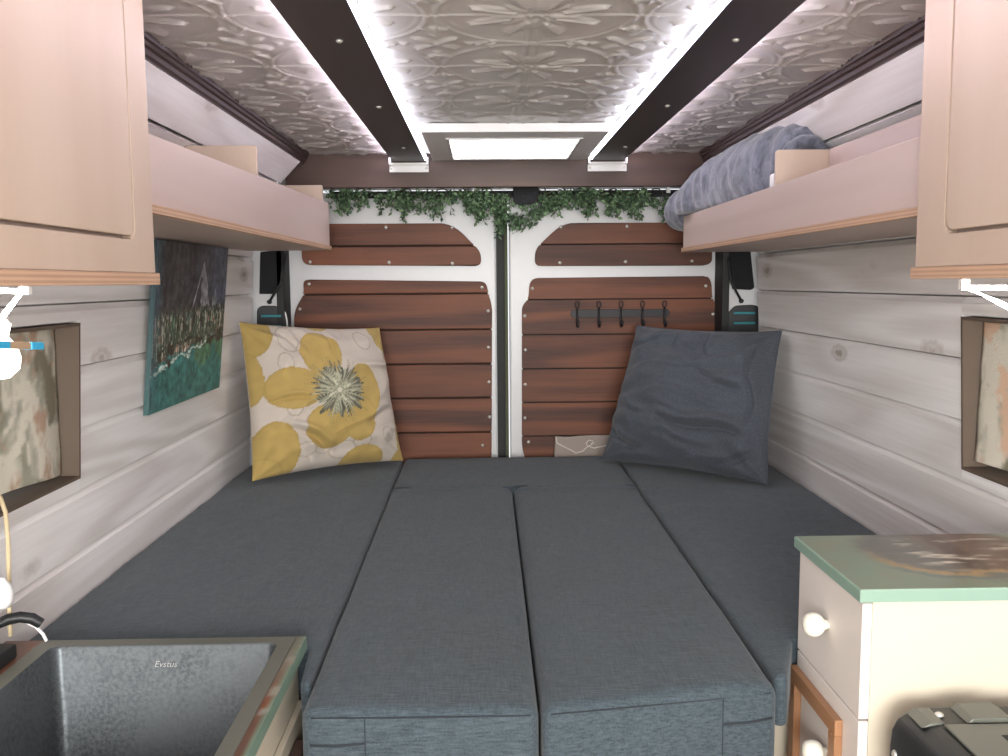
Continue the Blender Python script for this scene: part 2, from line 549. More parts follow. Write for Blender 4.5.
for k in range(4):
    an = k * math.pi / 2
    clu = np.maximum(clu, leafy(.030 * math.cos(an + .785), .030 * math.sin(an + .785), an + .785, .042, .012, .0058))
    for off in (-.55, 0, .55):
        clu = np.maximum(clu, leafy(.066 * math.cos(an) + .020 * math.cos(an + off), .066 * math.sin(an) + .020 * math.sin(an + off), an + off, .036, .008, .0055))
    clu = np.maximum(clu, .005 * g(np.hypot(qx - .056 * math.cos(an), qy - .056 * math.sin(an)), .007))
h += clu; px, py = sx_, sy_
h += .0034 * g(py, .0028) + .003 * (g(px - .008, .003) + g(px + .008, .003)) * (np.abs(GX - .085) < .03)
jit = np.sin(GX * 611) * np.sin(GY * 503)
h += .0004 * jit
GZ = ZCEIL - h * .9
vs = np.stack([GX, GY, GZ], -1).reshape(-1, 3); nx, ny = len(xs), len(ys)
ii = (np.arange(ny - 1)[:, None] * nx + np.arange(nx - 1)[None]).ravel()
fc = np.stack([ii, ii + nx, ii + nx + 1, ii + 1], -1)
mb = MB(); mb.v = [tuple(p) for p in vs]; mb.f = [tuple(f) for f in fc.tolist()]
ceil = obj('ceiling', mb, 'tin', smooth=True, kind='structure', fixn=False)
obj('ceiling_roof_skin', MB().box(-.95, 1.09, YF, 3.1, .425, .44), 'white_metal', kind='structure')

obj('unseen_light_baffle', MB().box(-.86, .98, YF - .06, YF - .02, ZF, -.50), 'cream', kind='structure')  # unseen half-height partition, added to block low sky light from the cushion fronts
# crown mouldings
for side, nm in ((-1, 'trim_1'), (1, 'trim_2')):
    cx = lambda d: XM + side * d
    pr = [(cx(.616), .410), (cx(.618), .402), (cx(.622), .400), (cx(.622), .393), (cx(.627), .390), (cx(.628), .382), (cx(.634), .379), (cx(.638), .368), (cx(.652), .372), (cx(.66), .412)]
    obj(nm, MB().prism(pr, 'y', YF, 2.905), 'crown', kind='structure')
# header board across the back, under the ceiling
obj('trim_3', MB().box(XM - .70, XM + .70, 2.93, 2.955, .303, .420), 'header', bevel=.002, kind='structure')

# ---- white rear wall around the doors (metal posts and lintel)
mb = MB()
mb.box(-.88, -.672, 2.965, 3.0, ZF, .41); mb.box(.800, 1.02, 2.965, 3.0, ZF, .41)
mb.box(-.672, .800, 3.005, 3.04, .305, .41)
obj('wall_rear', mb, 'white_metal', bevel=.004, kind='structure')

# ------------------------------------------------------------------ rear doors
YD = 3.05


def clip(poly, lo, hi):
    """Clip a 2-D polygon to lo <= second coordinate <= hi."""
    def half(pl, k, keep_above):
        out = []
        for i in range(len(pl)):
            a, b = pl[i], pl[(i + 1) % len(pl)]
            ia, ib = ((a[1] >= k), (b[1] >= k)) if keep_above else ((a[1] <= k), (b[1] <= k))
            if ia: out.append(a)
            if ia != ib:
                t_ = (k - a[1]) / (b[1] - a[1]); out.append((a[0] + (b[0] - a[0]) * t_, k))
        return out
    return half(half(poly, lo, True), hi, False)


def px2(pts):
    return [(p.x, p.z) for p in (at(u, v, y=YD - .012) for u, v in pts)]


def rounded(pts, radii, n=5):
    """Round each corner of a 2-D polygon by its own radius."""
    out = []; m = len(pts)
    for i in range(m):
        p = Vector(pts[i]); a = (Vector(pts[i - 1]) - p); b = (Vector(pts[(i + 1) % m]) - p); r = radii[i]
        if r <= 0: out.append(tuple(p)); continue
        k = min(r, a.length * .48, b.length * .48); s, e = p + a.normalized() * k, p + b.normalized() * k
        for j in range(n + 1):
            t_ = j / n; q = s * (1 - t_) ** 2 + p * 2 * t_ * (1 - t_) + e * t_ ** 2; out.append(tuple(q))
    return out


def door(nm, xa, xb, upper, lower, joints_u, joints_l, screws_u, screws_l, z_off):
    r = struct_root(nm, ((xa + xb) / 2, YD + .02, ZF))
    sk = MB().prism(rounded([(xa, ZF + .05), (xb, ZF + .05), (xb, .30), (xa, .30)], [.01] * 4), 'y', YD, YD + .05)
    obj('door_skin', sk, 'white_metal', r, bevel=.006, seg=3)
    for name, poly, joints, scr in (('upper_wood_panel', upper, joints_u, screws_u), ('lower_wood_panel', lower, joints_l, screws_l)):
        zs = [min(p[1] for p in poly)] + sorted(joints) + [max(p[1] for p in poly)]
        mb = MB()
        for lo, hi in zip(zs[:-1], zs[1:]):
            c = clip(poly, lo + .0022, hi - .0022)
            if len(c) > 2: mb.prism(c, 'y', YD - .014, YD - .0005)
        # a thin dark backing closes the gaps between the boards
        pan = obj(name, mb, 'cedar', r, bevel=.0025, seg=2)
        obj('backing', MB().prism([((p[0] - sum(q[0] for q in poly) / len(poly)) * .99 + sum(q[0] for q in poly) / len(poly), p[1] * .995) for p in poly], 'y', YD - .004, YD - .0003), 'dark', pan)
        for (u, v) in scr:
            place_mesh('screw', SCREW_ME, pan, at(u, v, y=YD - .0145))
    return r


xg0 = at(496.5, 330, y=YD).x; xg1 = at(509.5, 330, y=YD).x
UL = rounded(px2([(301, 223.5), (452, 223), (481, 252), (481, 266), (302, 265)]), [.03, .05, .03, .02, .03])
LL = rounded(px2([(303, 279.5), (486, 281.5), (488.5, 294), (492, 306), (491.5, 462), (481, 472), (296, 472), (294, 311), (304, 294)]), [.02, .03, .02, .02, .04, .0, 0, .03, .02])
UR = rounded(px2([(535, 249), (563, 222.5), (712, 222), (712, 262), (706, 265.5), (535, 266)]), [.03, .05, .03, .02, .02, .02])
LR = rounded(px2([(530, 278), (708, 276), (711.5, 283), (712, 298), (718, 309), (718, 472), (532, 472), (522, 452), (522, 306), (528.5, 299)]), [.03, .02, .02, .02, .03, 0, 0, .04, .02, .02])
zz = lambda v, u: at(u, v, y=YD - .012).z
door('door_1', -.660, xg0, UL, LL, [zz(246, 400)], [zz(v, 400) for v in (294, 330, 364.5, 398.5, 433)],
     [(386, 227.3), (452, 227.6), (389, 262.5), (452.5, 263.5), (310, 262)],
     [(482, 287.5), (488, 311), (488.5, 347.5), (489, 382), (489.5, 417), (482.5, 445.5), (309, 284), (300, 309)], 0)
door('door_2', xg1, .786, UR, LR, [zz(244, 620)], [zz(v, 610) for v in (299, 334, 368, 401.5, 435)],
     [(561, 227.2), (627, 226.2), (560, 262.8), (625.5, 261.8), (692, 261)],
     [(532.3, 288.5), (524.8, 316), (525.5, 350), (525.2, 384.5), (525, 418), (528.5, 442), (706, 286), (713, 314)], 0)
# rubber seals: between the doors and along both hinge sides
obj('trim_4', MB().box(xg0 + .001, xg0 + .030, YD + .012, YD + .04, ZF, .30), 'rubber', kind='structure')
obj('trim_5', MB().box(xg0 + .0285, xg0 + .0395, YD - .006, YD - .0005, ZF, .30), 'olive', kind='structure', bevel=.002)
mb = MB().prism([(-.676, 2.95), (-.652, 2.95), (-.650, 3.045), (-.668, 3.045)], 'z', ZF, .30); obj('trim_6', mb, 'rubber', kind='structure', bevel=.004)
mb = MB().prism([(.780, 2.95), (.804, 2.95), (.798, 3.045), (.778, 3.045)], 'z', ZF, .30); obj('trim_7', mb, 'rubber', kind='structure', bevel=.004)

# pillar fittings: cloth flap, strap, ribbed cover - both sides
YP = 2.962
for side in (-1, 1):
    where = 'left' if side < 0 else 'right'
    q = [(261, 252), (284.5, 250), (281, 287), (277, 294), (260, 294)] if side < 0 else [(728.5, 249), (749.5, 249), (753.5, 288), (750, 290), (732, 289)]
    pts = [(p.x, p.z) for p in (at(u, v, y=YP) for u, v in q)]
    o = obj('blind', MB().prism(rounded(pts, [.004, .004, .012, .012, .004]), 'y', YP - .012, YP), 'flap', bevel=.003)
    tag(o, 'small black cloth blind hanging on the white pillar behind the %s shelf' % where, 'blind')
    q = [(284.5, 254), (283, 270), (280.5, 284), (274, 294), (268, 302)] if side < 0 else [(728.8, 252), (729.5, 272), (731, 282), (736, 291), (743, 301)]
    pts = [at(u, v, y=YP - .022) for u, v in q]; pts[0].y += .018; pts[-1].y += .018
    r = thing('strap', 'thin black strap bolted to the white pillar %s of the doors' % where, 'strap', pts[-1])
    obj('cord', MB().tube(pts, .0042, 8), 'rubber', r, smooth=True)
    obj('bolt', MB().lathe([(.0001, -.006), (.007, -.005), (.008, .004)], pts[-1] , (0, 1, 0), 12), 'rubber', r, smooth='angle')
    # ribbed cover with a rounded top
    q = [(257.5, 309), (262, 305.5), (277, 305.5), (285, 312), (287, 322), (287, 385), (257, 385)] if side < 0 else [(725.5, 322), (727.5, 312), (734, 305.5), (752, 304.5), (758, 306), (757, 385), (726, 385)]
    pts = [(p.x, p.z) for p in (at(u, v, y=YP) for u, v in q)]
    pts = rounded(pts, [.01] * 7, 3)
    c = Vector((sum(p[0] for p in pts) / len(pts), 0, min(p[1] for p in pts)))
    r = thing('access_cover', 'black ribbed cover with teal bars low on the %s door pillar' % where, 'cover', (c.x, YP, c.z))
    ctr = (c.x, sum(p[1] for p in pts) / len(pts))
    big = [(ctr[0] + (p[0] - ctr[0]) * 1.08, ctr[1] + (p[1] - ctr[1]) * 1.03) for p in pts]
    obj('rim', MB().prism(big, 'y', YP - .005, YP + .001), 'white_plastic', r, bevel=.002)
    obj('panel', MB().prism(pts, 'y', YP - .010, YP - .0055), 'black', r, bevel=.002)
    for v in ((316, 326.5, 337, 347) if side < 0 else (313, 323, 333.5, 344)):
        a, b = (at(262, v, y=YP), at(282, v, y=YP)) if side < 0 else (at(732.5, v, y=YP), at(754, v - .5, y=YP))
        obj('rib', MB().box(a.x, b.x, YP - .016, YP - .010, a.z - .004, a.z + .004), 'teal', r, bevel=.002)

# ------------------------------------------------------------------ ceiling beams with LED strips
for side, lab in ((-1, 'dark ceiling beam edged with white light strips, above the left shelf side'), (1, 'dark ceiling beam edged with a white light strip, above the right shelf side')):
    xa, xb = (.0800 + side * .3685, .0800 + side * .2635)
    a, b = min(xa, xb), max(xa, xb)
    r = thing('ceiling_beam', lab, 'beam', ((a + b) / 2, 2.0, .383))
    obj('board', MB().box(a, b, -1.2, 2.915, .383, .400), 'beam', r, bevel=.0015)
    inn = b if side < 0 else a; out = a if side < 0 else b
    s = 1 if side < 0 else -1
    q = sorted((inn + s * .0005, inn + s * .0040)); obj('light_strip', MB().box(q[0], q[1], -.6, 2.90, .3835, .3995), 'led_in', r)
    q = sorted((out - s * .0005, out - s * .0030)); obj('light_strip', MB().box(q[0], q[1], -.6, 2.90, .391, .398), 'led_out', r)
    for yy in (1.48, 2.02, 2.62):
        place_mesh('screw', SCREW_ME, r, ((a + b) / 2 + .01, yy, .3828), (math.pi / 2, 0, 0))
    mb = MB().box(a - .010, b + .010, 2.916, 2.929, .372, .379); mb.box(a - .010, a - .004, 2.905, 2.929, .372, .395); mb.box(b + .004, b + .010, 2.905, 2.929, .372, .395)
    mb.box(a - .010, b + .010, 2.923, 2.929, .350, .372)
    br = obj('bracket', mb, 'white_plastic', r, bevel=.001)
    for xx in (a - .002, b + .002): place_mesh('screw', SCREW_ME, br, (xx, 2.9228, .362)).scale = (.6, .6, .6)

# roof vent / skylight
xa, xb, ya, yb, zb, zt = -.160, .328, 2.372, 2.915, .3845, .4075
vx0, vx1, vy0, vy1 = -.100, .270, 2.472, 2.872
r = thing('roof_vent', 'square skylight vent in a pale frame between the two ceiling beams', 'skylight', ((xa + xb) / 2, (ya + yb) / 2, zb))
mb = MB()
out = [(xa, ya), (xb, ya), (xb, yb), (xa, yb)]; inn = [(vx0, vy0), (vx1, vy0), (vx1, vy1), (vx0, vy1)]
vs = [(x, y, zb) for x, y in out] + [(x, y, zb) for x, y in inn] + [(x + (.01 if i in (0, 3) else -.01), y, zt) for i, (x, y) in enumerate(out)] + [(x, y, zt) for x, y in inn]
fs = []
for i in range(4):
    j = (i + 1) % 4
    fs += [(i, j, 4 + j, 4 + i), (i, 8 + i, 8 + j, j), (4 + i, 4 + j, 12 + j, 12 + i), (8 + i, 12 + i, 12 + j, 8 + j)]
mb.add(vs, fs)
obj('frame', mb, 'white_plastic', r, bevel=.002)
mb = MB()
for q in ((vx0, vx1, vy0, vy0 + .008), (vx0, vx1, vy1 - .008, vy1), (vx0, vx0 + .008, vy0 + .008, vy1 - .008), (vx1 - .008, vx1, vy0 + .008, vy1 - .008)):
    mb.box(q[0], q[1], q[2], q[3], zb - .003, zb + .006)
obj('bead', mb, 'white_metal', r)
obj('pane', MB().box(vx0 + .008, vx1 - .008, vy0 + .008, vy1 - .008, zb + .004, zb + .008), 'vent_pane', r)

# ------------------------------------------------------------------ rail, latch, garlands
zr = at(500, 194, y=2.985).z
r = thing('curtain_rail', 'black rail across the top of the rear doors, behind the garlands', 'rail', (XM, 2.985, zr))
obj('rail', MB().box(at(330, 194, y=2.985).x, at(700, 194, y=2.985).x, 2.984, 2.998, zr - .011, zr + .011), 'flap', r, bevel=.003)
for u in (361, 475, 560, 668):
    p = at(u, 188, y=2.985); obj('bracket', MB().box(p.x - .006, p.x + .006, 2.974, 2.996, zr + .0, .304), 'white_plastic', r)
p = at(504, 186, y=2.972)
hk = obj('hook', MB().tube([(p.x, p.y, .302), (p.x, p.y, p.z + .004), (p.x + .006, p.y, p.z - .004), (p.x + .004, p.y, p.z - .012), (p.x - .004, p.y, p.z - .012), (p.x - .008, p.y, p.z - .004)], .0022, 8), 'pen', smooth=True)
tag(hk, 'small white hook under the header board above the door gap', 'hook')
a, b = at(513, 187.5, y=2.968), at(538.5, 204.5, y=2.968)
r = thing('door_latch', 'black square latch box at the top of the right door by the gap', 'latch', ((a.x + b.x) / 2, 2.975, b.z))
obj('housing', MB().box(a.x, b.x, 2.962, 2.977, b.z, a.z), 'flap', r, bevel=.003)
obj('tongue', MB().box(a.x + .02, a.x + .035, 2.962, 2.975, b.z - .012, b.z - .0005), 'rubber', r, bevel=.001)


def garland(u0, u1, label, blobs, sprigs):
    """Sprigs of small leaves hanging from a vine that runs along the rail."""
    yv = 2.966
    vine = []
    n = 30
    for i in range(n + 1):
        u = u0 + (u1 - u0) * i / n; p = at(u, 193 + 4 * math.sin(i * .9) + 2 * math.sin(i * 2.3), y=yv); p.y += .004 * math.sin(i * 1.7); vine.append(p)
    c = at((u0 + u1) / 2, 215, y=yv)
    r = thing('ivy_garland', label, 'garland', c)
    vm = MB().tube(vine, .0022, 6)
    lm = MB(); rnd = random.Random(int(u0))
    def leaf(p, size):
        d = Vector((rnd.uniform(-1, 1), rnd.uniform(-.9, .25), rnd.uniform(-1.1, .5))).normalized()
        s_ = d.cross(Vector((rnd.uniform(-1, 1), rnd.uniform(-1, 1), rnd.uniform(-1, 1)))).normalized(); nrm = d.cross(s_)
        L, W = size, size * .30
        base = p; tip = p + d * L
        m = p + d * L * .5
        lm.add([base, m + s_ * W + nrm * W * .35, tip, m - s_ * W + nrm * W * .35, m], [(0, 1, 4), (1, 2, 4), (2, 3, 4), (3, 0, 4)])
    for (ua, ub, top, bot, dens) in blobs:
        k = int((ub - ua) * dens * 1.1)
        for _ in range(k):
            u = rnd.uniform(ua, ub); m = 1 - abs((u - (ua + ub) / 2) / ((ub - ua) / 2)) ** 2
            end = top + (bot - top) * (.3 + .75 * m) * rnd.uniform(.5, 1.08)
            p0 = at(u, top + rnd.uniform(0, 5), y=yv + rnd.uniform(-.012, .012)); p1 = at(u + rnd.uniform(-5, 5), end, y=yv + rnd.uniform(-.03, .012))
            mid = (p0 + p1) / 2 + Vector((rnd.uniform(-.008, .008), rnd.uniform(-.012, .004), 0))
            vm.tube([p0, mid, p1], .0008, 4)
            ln = (p1 - p0).length
            for q in range(max(3, int(ln / .0062))):
                t_ = rnd.random() ** .65; pp = p0 * (1 - t_) ** 2 + mid * 2 * t_ * (1 - t_) + p1 * t_ ** 2
                pp = pp + Vector((rnd.uniform(-.004, .004), rnd.uniform(-.004, .004), rnd.uniform(-.004, .004)))
                leaf(pp, rnd.uniform(.013, .021))
    obj('vine', vm, 'vine', r, smooth=True)
    obj('foliage', lm, 'leaf', r, fixn=False)


garland(332, 508, 'green artificial garland over the left door, trailing down the centre gap',
        [(332, 352, 187, 214, .9), (346, 372, 187, 209, .7), (376, 394, 190, 213, .8), (394, 414, 188, 219, 1.0), (412, 432, 189, 214, .8), (428, 446, 191, 217, .8), (446, 462, 189, 215, .7),
         (455, 488, 187, 212, 1.2), (468, 498, 192, 218, 1.1), (476, 486, 205, 227, .6), (494, 509, 192, 233, 1.7), (496, 508, 212, 232, 1.2)], 0)
garland(508, 676, 'green artificial garland over the right door, beside the black latch box',
        [(512, 530, 212, 232, 1.2), (524, 545, 201, 224, 1.0), (538, 572, 190, 214, 1.2), (560, 590, 187, 208, .9), (578, 602, 188, 214, .9), (602, 625, 190, 216, .9), (618, 648, 188, 220, 1.1), (652, 672, 194, 218, .7)], 0)

# ------------------------------------------------------------------ coat rack on the right door
yk = YD - .0145
a, b = at(570.5, 313.5, y=yk), at(669.5, 313, y=yk)
zc_ = (a.z + b.z) / 2
r = thing('coat_rack', 'black iron rack of five hooks screwed to the right door', 'coat rack', ((a.x + b.x) / 2, yk, zc_))
obj('plate', MB().prism(rrect(a.x, b.x, zc_ - .0135, zc_ + .0135, .013, 6), 'y', yk - .005, yk), 'iron', r, bevel=.001)
for u in (577, 598.5, 620.5, 642, 664):
    x = at(u, 313, y=yk).x
    mb = MB()
    loop = [(x + .0065 * math.cos(t_), yk - .009, zc_ + .030 + .011 * math.sin(t_)) for t_ in [math.radians(-90 + 36 * k) for k in range(11)]]
    mb.tube(loop, .0022, 6)
    mb.tube([(x, yk - .008, zc_ + .020), (x, yk - .008, zc_ - .012), (x, yk - .010, zc_ - .030), (x, yk - .022, zc_ - .044), (x, yk - .036, zc_ - .040), (x, yk - .042, zc_ - .026)], [.003, .004, .004, .0038, .0036, .0045], 8)
    obj('hook', mb, 'iron', r, smooth=True)

# ------------------------------------------------------------------ shelves
XSL, XSR = -.473, .616


def shelf(side, label, dividers, zb, zt):
    X = XSL if side < 0 else XSR
    W = -.724 if side < 0 else .870
    e = side
    y0, y1 = 1.262, 2.80
    r = thing('wall_shelf', label, 'shelf', ((X + W) / 2, (y0 + y1) / 2, zb))
    f = X + e * .0; q = lambda p, s_: (min(p, s_), max(p, s_))
    a, b = q(X - e * .006, X + e * .006); lp = MB().box(a, b, y0, y1, zb, zb + .013)
    obj('lipping', lp, 'ply_edge', r, bevel=.001)
    a, b = q(X + e * .0065, W); obj('base_board', MB().box(a, b, y0, y1, zb, zb + .013), 'ply', r)
    a, b = q(X, X + e * .015); obj('front_panel', MB().prism([(y0, zb + .0135), (y1, zb + .0135), (y1, zt[1]), (y0, zt[0])], 'x', a, b), 'ply', r, bevel=.001)
    for yd, zd in dividers:
        a, b = q(X + e * .0155, W - e * .07); obj('divider', MB().prism(rounded([(a, zb + .0135), (b, zb + .0135), (b, zd), (a, zd)], [0, 0, .006, .006], 3), 'y', yd, yd + .012), 'ply_z', r, bevel=.001)
    if side > 0:
        obj('back_rail', MB().box(.745, .757, y0, 1.963, zb + .0135, .279), 'ply', r, bevel=.001)
    return r


shelf(-1, 'pale birch shelf box along the left wall with two raised dividers', [(1.99, .297), (2.785, .297)], .101, (.212, .244))
shelf(1, 'pale birch shelf box along the right wall holding the grey blanket', [(1.965, .279)], .088, (.200, .197))
# ------------------------------------------------------------------ upper cabinets


def upper_cabinet(side, label):
    X, W = (-.45, -.722) if side < 0 else (.60, .864)
    e = side; q = lambda p, s_: (min(p, s_), max(p, s_))
    y0, y1, zb, zt = .62, 1.25, .0, .40
    s0 = 1.186 if side < 0 else 1.176; zd = .0575
    r = thing('upper_cabinet', label, 'cabinet', ((X + W) / 2, (y0 + y1) / 2, zb))
    a, b = q(X - e * .004, X + e * .01); obj('lipping', MB().box(a, b, y0, y1 + .006, zb, zb + .016), 'ply_edge', r, bevel=.001)
    a, b = q(X + e * .0105, W); obj('bottom_board', MB().box(a, b, y0, y1 + .006, zb, zb + .016), 'ply', r)
    pr = [(y0, zb + .0165), (y1, zb + .0165), (y1, zt), (s0, zt)] + [(p[0], p[1]) for p in arc(s0 - .018, zd + .018, .018, 0, -90, 6)] + [(y0, zd)]
    a, b = q(X, X + e * .015); fr = obj('face_frame', MB().prism(pr, 'x', a, b), 'ply_z', r)
    s1 = s0 - .004; z1 = zd + .005
    pr = [(y0, z1), (s1 - .016, z1)] + arc(s1 - .016, z1 + .016, .016, -90, 0, 6)[1:] + [(s1, zt), (y0, zt)]
    obj('door', MB().prism(pr, 'x', a, b), 'ply_z', r, bevel=.0012)
    mb = MB(); a, b = q(X + e * .016, W)
    mb.box(a, b, y1 - .012, y1, zb + .0165, zt); mb.box(a, b, y0, y0 + .012, zb + .0165, zt)
    a2, b2 = q(X + e * .016, X + e * .018); mb.box(a2, b2, y0 + .012, y1 - .012, zb + .02, zt)
    obj('carcass', mb, 'ply', r)
    return r


upper_cabinet(-1, 'pale birch upper cupboard at top left, above the curtained window')
upper_cabinet(1, 'pale birch upper cupboard at top right, above the drawer unit')


def led_loop(side, label):
    X = -.55 if side < 0 else .66
    if side < 0: P = [at(u, v, x=X) for u, v in ((-30, 289), (22, 291.5), (3, 316), (-24, 350))]
    else: P = [at(u, v, x=X) for u, v in ((1040, 288), (967, 287.5), (1000, 303), (1040, 323))]
    r = thing('tube_light', label, 'light', P[1])
    obj('tube', MB().tube(P, .0031, 10), 'tube', r, smooth=True)
    a = P[1]; obj('clip', MB().box(a.x - .006, a.x + .006, a.y + .003, a.y + .013, a.z - .004, -.0004), 'white_plastic', r, bevel=.001)


led_loop(-1, 'bright white bent light tube under the left upper cupboard')
led_loop(1, 'bright white bent light tube under the right upper cupboard')

# lamp with a peg, hanging at the left edge
p = at(-4, 348, x=-.545)
r = thing('hanging_lamp', 'glowing white lamp hanging before the left window, at the picture edge', 'lamp', p)
prof = [(.0001, -.036), (.012, -.034), (.0225, -.024), (.0245, -.012), (.021, .002), (.013, .012), (.015, .020), (.0165, .026), (.010, .034), (.004, .036)]
obj('bulb', MB().lathe(prof, p, (0, 0, 1), 24), 'bulb', r, smooth=True)
top = p + Vector((0, 0, .036)); obj('wire', MB().tube([top, top + Vector((.0, .0, .02)), Vector((p.x, p.y, -.0005))], .0018, 8), 'pen', r, smooth=True)
a, b = at(-22, 344.5, x=-.515), at(39, 346, x=-.515)
d = (b - a)
r = thing('clothes_peg', 'tan wooden peg with bright blue ends in front of the glowing lamp', 'peg', a + d * .5)
h_ = .0042
L = lambda t_: a + d * t_
def bar(t0, t1, hh, dx):
    p0, p1 = L(t0), L(t1); return MB().prism([(p0.y, p0.z - hh), (p1.y, p1.z - hh), (p1.y, p1.z + hh), (p0.y, p0.z + hh)], 'x', a.x - dx, a.x + dx)
obj('shaft', bar(.42, .775, h_ * .95, .005), 'tan', r, bevel=.001)
obj('end', bar(.78, 1.0, h_, .006), 'blue', r, bevel=.001); obj('end', bar(.0, .415, h_, .006), 'blue', r, bevel=.001)

# ------------------------------------------------------------------ bed
ZB = -.582
mb = MB()
mb.box(XL + .002, -.30, 1.42, 1.44, ZF, ZB - .102); mb.box(-.30, -.28, 1.42, 2.99, ZF, ZB - .102)
mb.box(XL + .002, -.30, 2.96, 2.99, ZF, ZB - .102); mb.box(XL + .002, -.28, 1.42, 2.99, ZB - .100, ZB - .085)
o = obj('bench_box', mb, 'cream', bevel=.002); tag(o, 'cream bench box under the left bed cushion, behind the sink unit', 'bench')
mb = MB()
mb.box(.455, XR - .002, 1.42, 1.44, ZF, ZB - .102); mb.box(.435, .455, 1.42, 2.99, ZF, ZB - .102)
mb.box(.455, XR - .002, 2.96, 2.99, ZF, ZB - .102); mb.box(.435, XR - .002, 1.42, 2.99, ZB - .100, ZB - .085)

o = obj('bench_box', mb, 'cream', bevel=.002); tag(o, 'cream bench box under the right bed cushion, behind the drawer unit', 'bench')
mb = MB()
mb.box(-.276, .431, 1.19, 2.99, ZB - .158, ZB - .143)
for xx in (-.27, .07, .405): mb.box(xx, xx + .02, 1.21, 2.98, ZF, ZB - .159)
o = obj('bed_platform', mb, 'oak_y'); tag(o, 'low wooden platform carrying the middle bed cushions', 'platform')


def cushion(name, poly, z0, z1, label, cat='cushion', seed=0.0, r=.020, crown=.008, seams=None, step=.03, flush=None):
    """Upholstered foam block: polygon outline, rounded edges, slightly crowned top with soft wrinkles."""
    mb = MB().prism(poly, 'z', z0, z1)
    root = thing(name, label, cat, (sum(p[0] for p in poly) / len(poly), sum(p[1] for p in poly) / len(poly), z0), 'bed cushions')
    me = bpy.data.meshes.new('pad'); org = root.location
    me.from_pydata([tuple(Vector(v) - org) for v in mb.v], [], mb.f)
    bm = bmesh.new(); bm.from_mesh(me); bmesh.ops.recalc_face_normals(bm, faces=bm.faces)
    bmesh.ops.bevel(bm, geom=list(bm.edges), offset=r, segments=4, profile=.55, affect='EDGES', clamp_overlap=True)
    # slice the block so that the top can be shaped
    lo = [min(v.co[i] for v in bm.verts) for i in range(3)]; hi = [max(v.co[i] for v in bm.verts) for i in range(3)]
    for ax in (0, 1):
        n = int((hi[ax] - lo[ax]) / step)
        for k in range(1, n):
            c = [0, 0, 0]; c[ax] = lo[ax] + (hi[ax] - lo[ax]) * k / n; nn_ = [0, 0, 0]; nn_[ax] = 1
            bmesh.ops.bisect_plane(bm, geom=bm.verts[:] + bm.edges[:] + bm.faces[:], plane_co=c, plane_no=nn_)
    top = hi[2]
    for v in bm.verts:
        if v.co.z > top - r * 1.1:
            dx = min(v.co.x - lo[0], hi[0] - v.co.x); dy = min(v.co.y - lo[1], hi[1] - v.co.y)
            e = min(1, max(0, dx) / .07) * min(1, max(0, dy) / .07)
            w = Vector(v.co) + org
            if flush is not None and abs(w.y - flush) < .05:
                k_ = min(1, max(0, (.05 - abs(w.y - flush)) / .026)); dx_ = min(1, max(0, dx - .004) / .02)
                v.co.z += (top - v.co.z) * k_ * dx_ + .0012 * dx_
                if k_ > .98: continue
            v.co.z += crown * (e - .6) + .0035 * mnoise.noise(Vector((w.x * 9, w.y * 5, seed))) + .0018 * mnoise.noise(Vector((w.x * 6, w.y * 26, seed + 5))) * (1 - .6 * min(1, dx / .08))
        elif dist_side(v.co, lo, hi) < .004:
            w = Vector(v.co) + org
            k = .003 * mnoise.noise(Vector((w.x * 12, w.y * 12, w.z * 20 + seed)))
            v.co.x += k * .5; v.co.y += k
    bm.to_mesh(me); bm.free(); me.materials.append(M['slate']); me.polygons.foreach_set('use_smooth', [True] * len(me.polygons))
    o = bpy.data.objects.new('pad', me); COL.objects.link(o); o.parent = root
    for nm, pts, rad in (seams or []):
        obj(nm, MB().tube(pts, rad, 6), 'seam', root, smooth=True)
    return root


def dist_side(co, lo, hi):
    return min(co.x - lo[0], hi[0] - co.x, co.y - lo[1], hi[1] - co.y)


YS = 2.515   # where the middle cushions meet the rear one
cushion('bed_cushion', [(-.768, 1.405), (-.288, 1.405), (-.279, 1.285), (-.264, 1.28), (-.280, 2.985), (-.768, 2.985)], ZB - .085, ZB, 'long dark slate bed cushion along the left wall, under the flowered pillow', seed=1.2)
cushion('bed_cushion', [(.427, 1.277), (.445, 1.274), (.494, 1.398), (.906, 1.402), (.906, 2.985), (.443, 2.985)], ZB - .085, ZB, 'long dark slate bed cushion along the right wall, under the charcoal pillow', seed=4.2)


def front_seams(A, B, flap_left):
    A, B = Vector(A), Vector(B); L_ = (B - A).length; d_ = (B - A) / L_; nn_ = Vector((d_.y, -d_.x))
    def q(t_, z, o=0.0):
        p = A + d_ * t_ + nn_ * o; return (p.x, p.y, z)
    zt = ZB - .014; tf = .086 if flap_left else L_ - .086; s_ = []
    s_.append(('seam', [q(.012, zt, -.003), q(L_ * .3, zt, -.001), q(L_ * .7, zt, -.001), q(L_ - .012, zt, -.003)], .0011))
    s_.append(('seam', [q(tf, zt), q(tf, zt - .05), q(tf, ZB - .125)], .0010))
    e0, e1 = (.010, tf) if flap_left else (tf, L_ - .010)
    s_.append(('zip', [q(e0, ZB - .052, -.001), q((e0 + e1) / 2, ZB - .053, .0005), q(e1, ZB - .050, -.001)], .0022))
    return s_


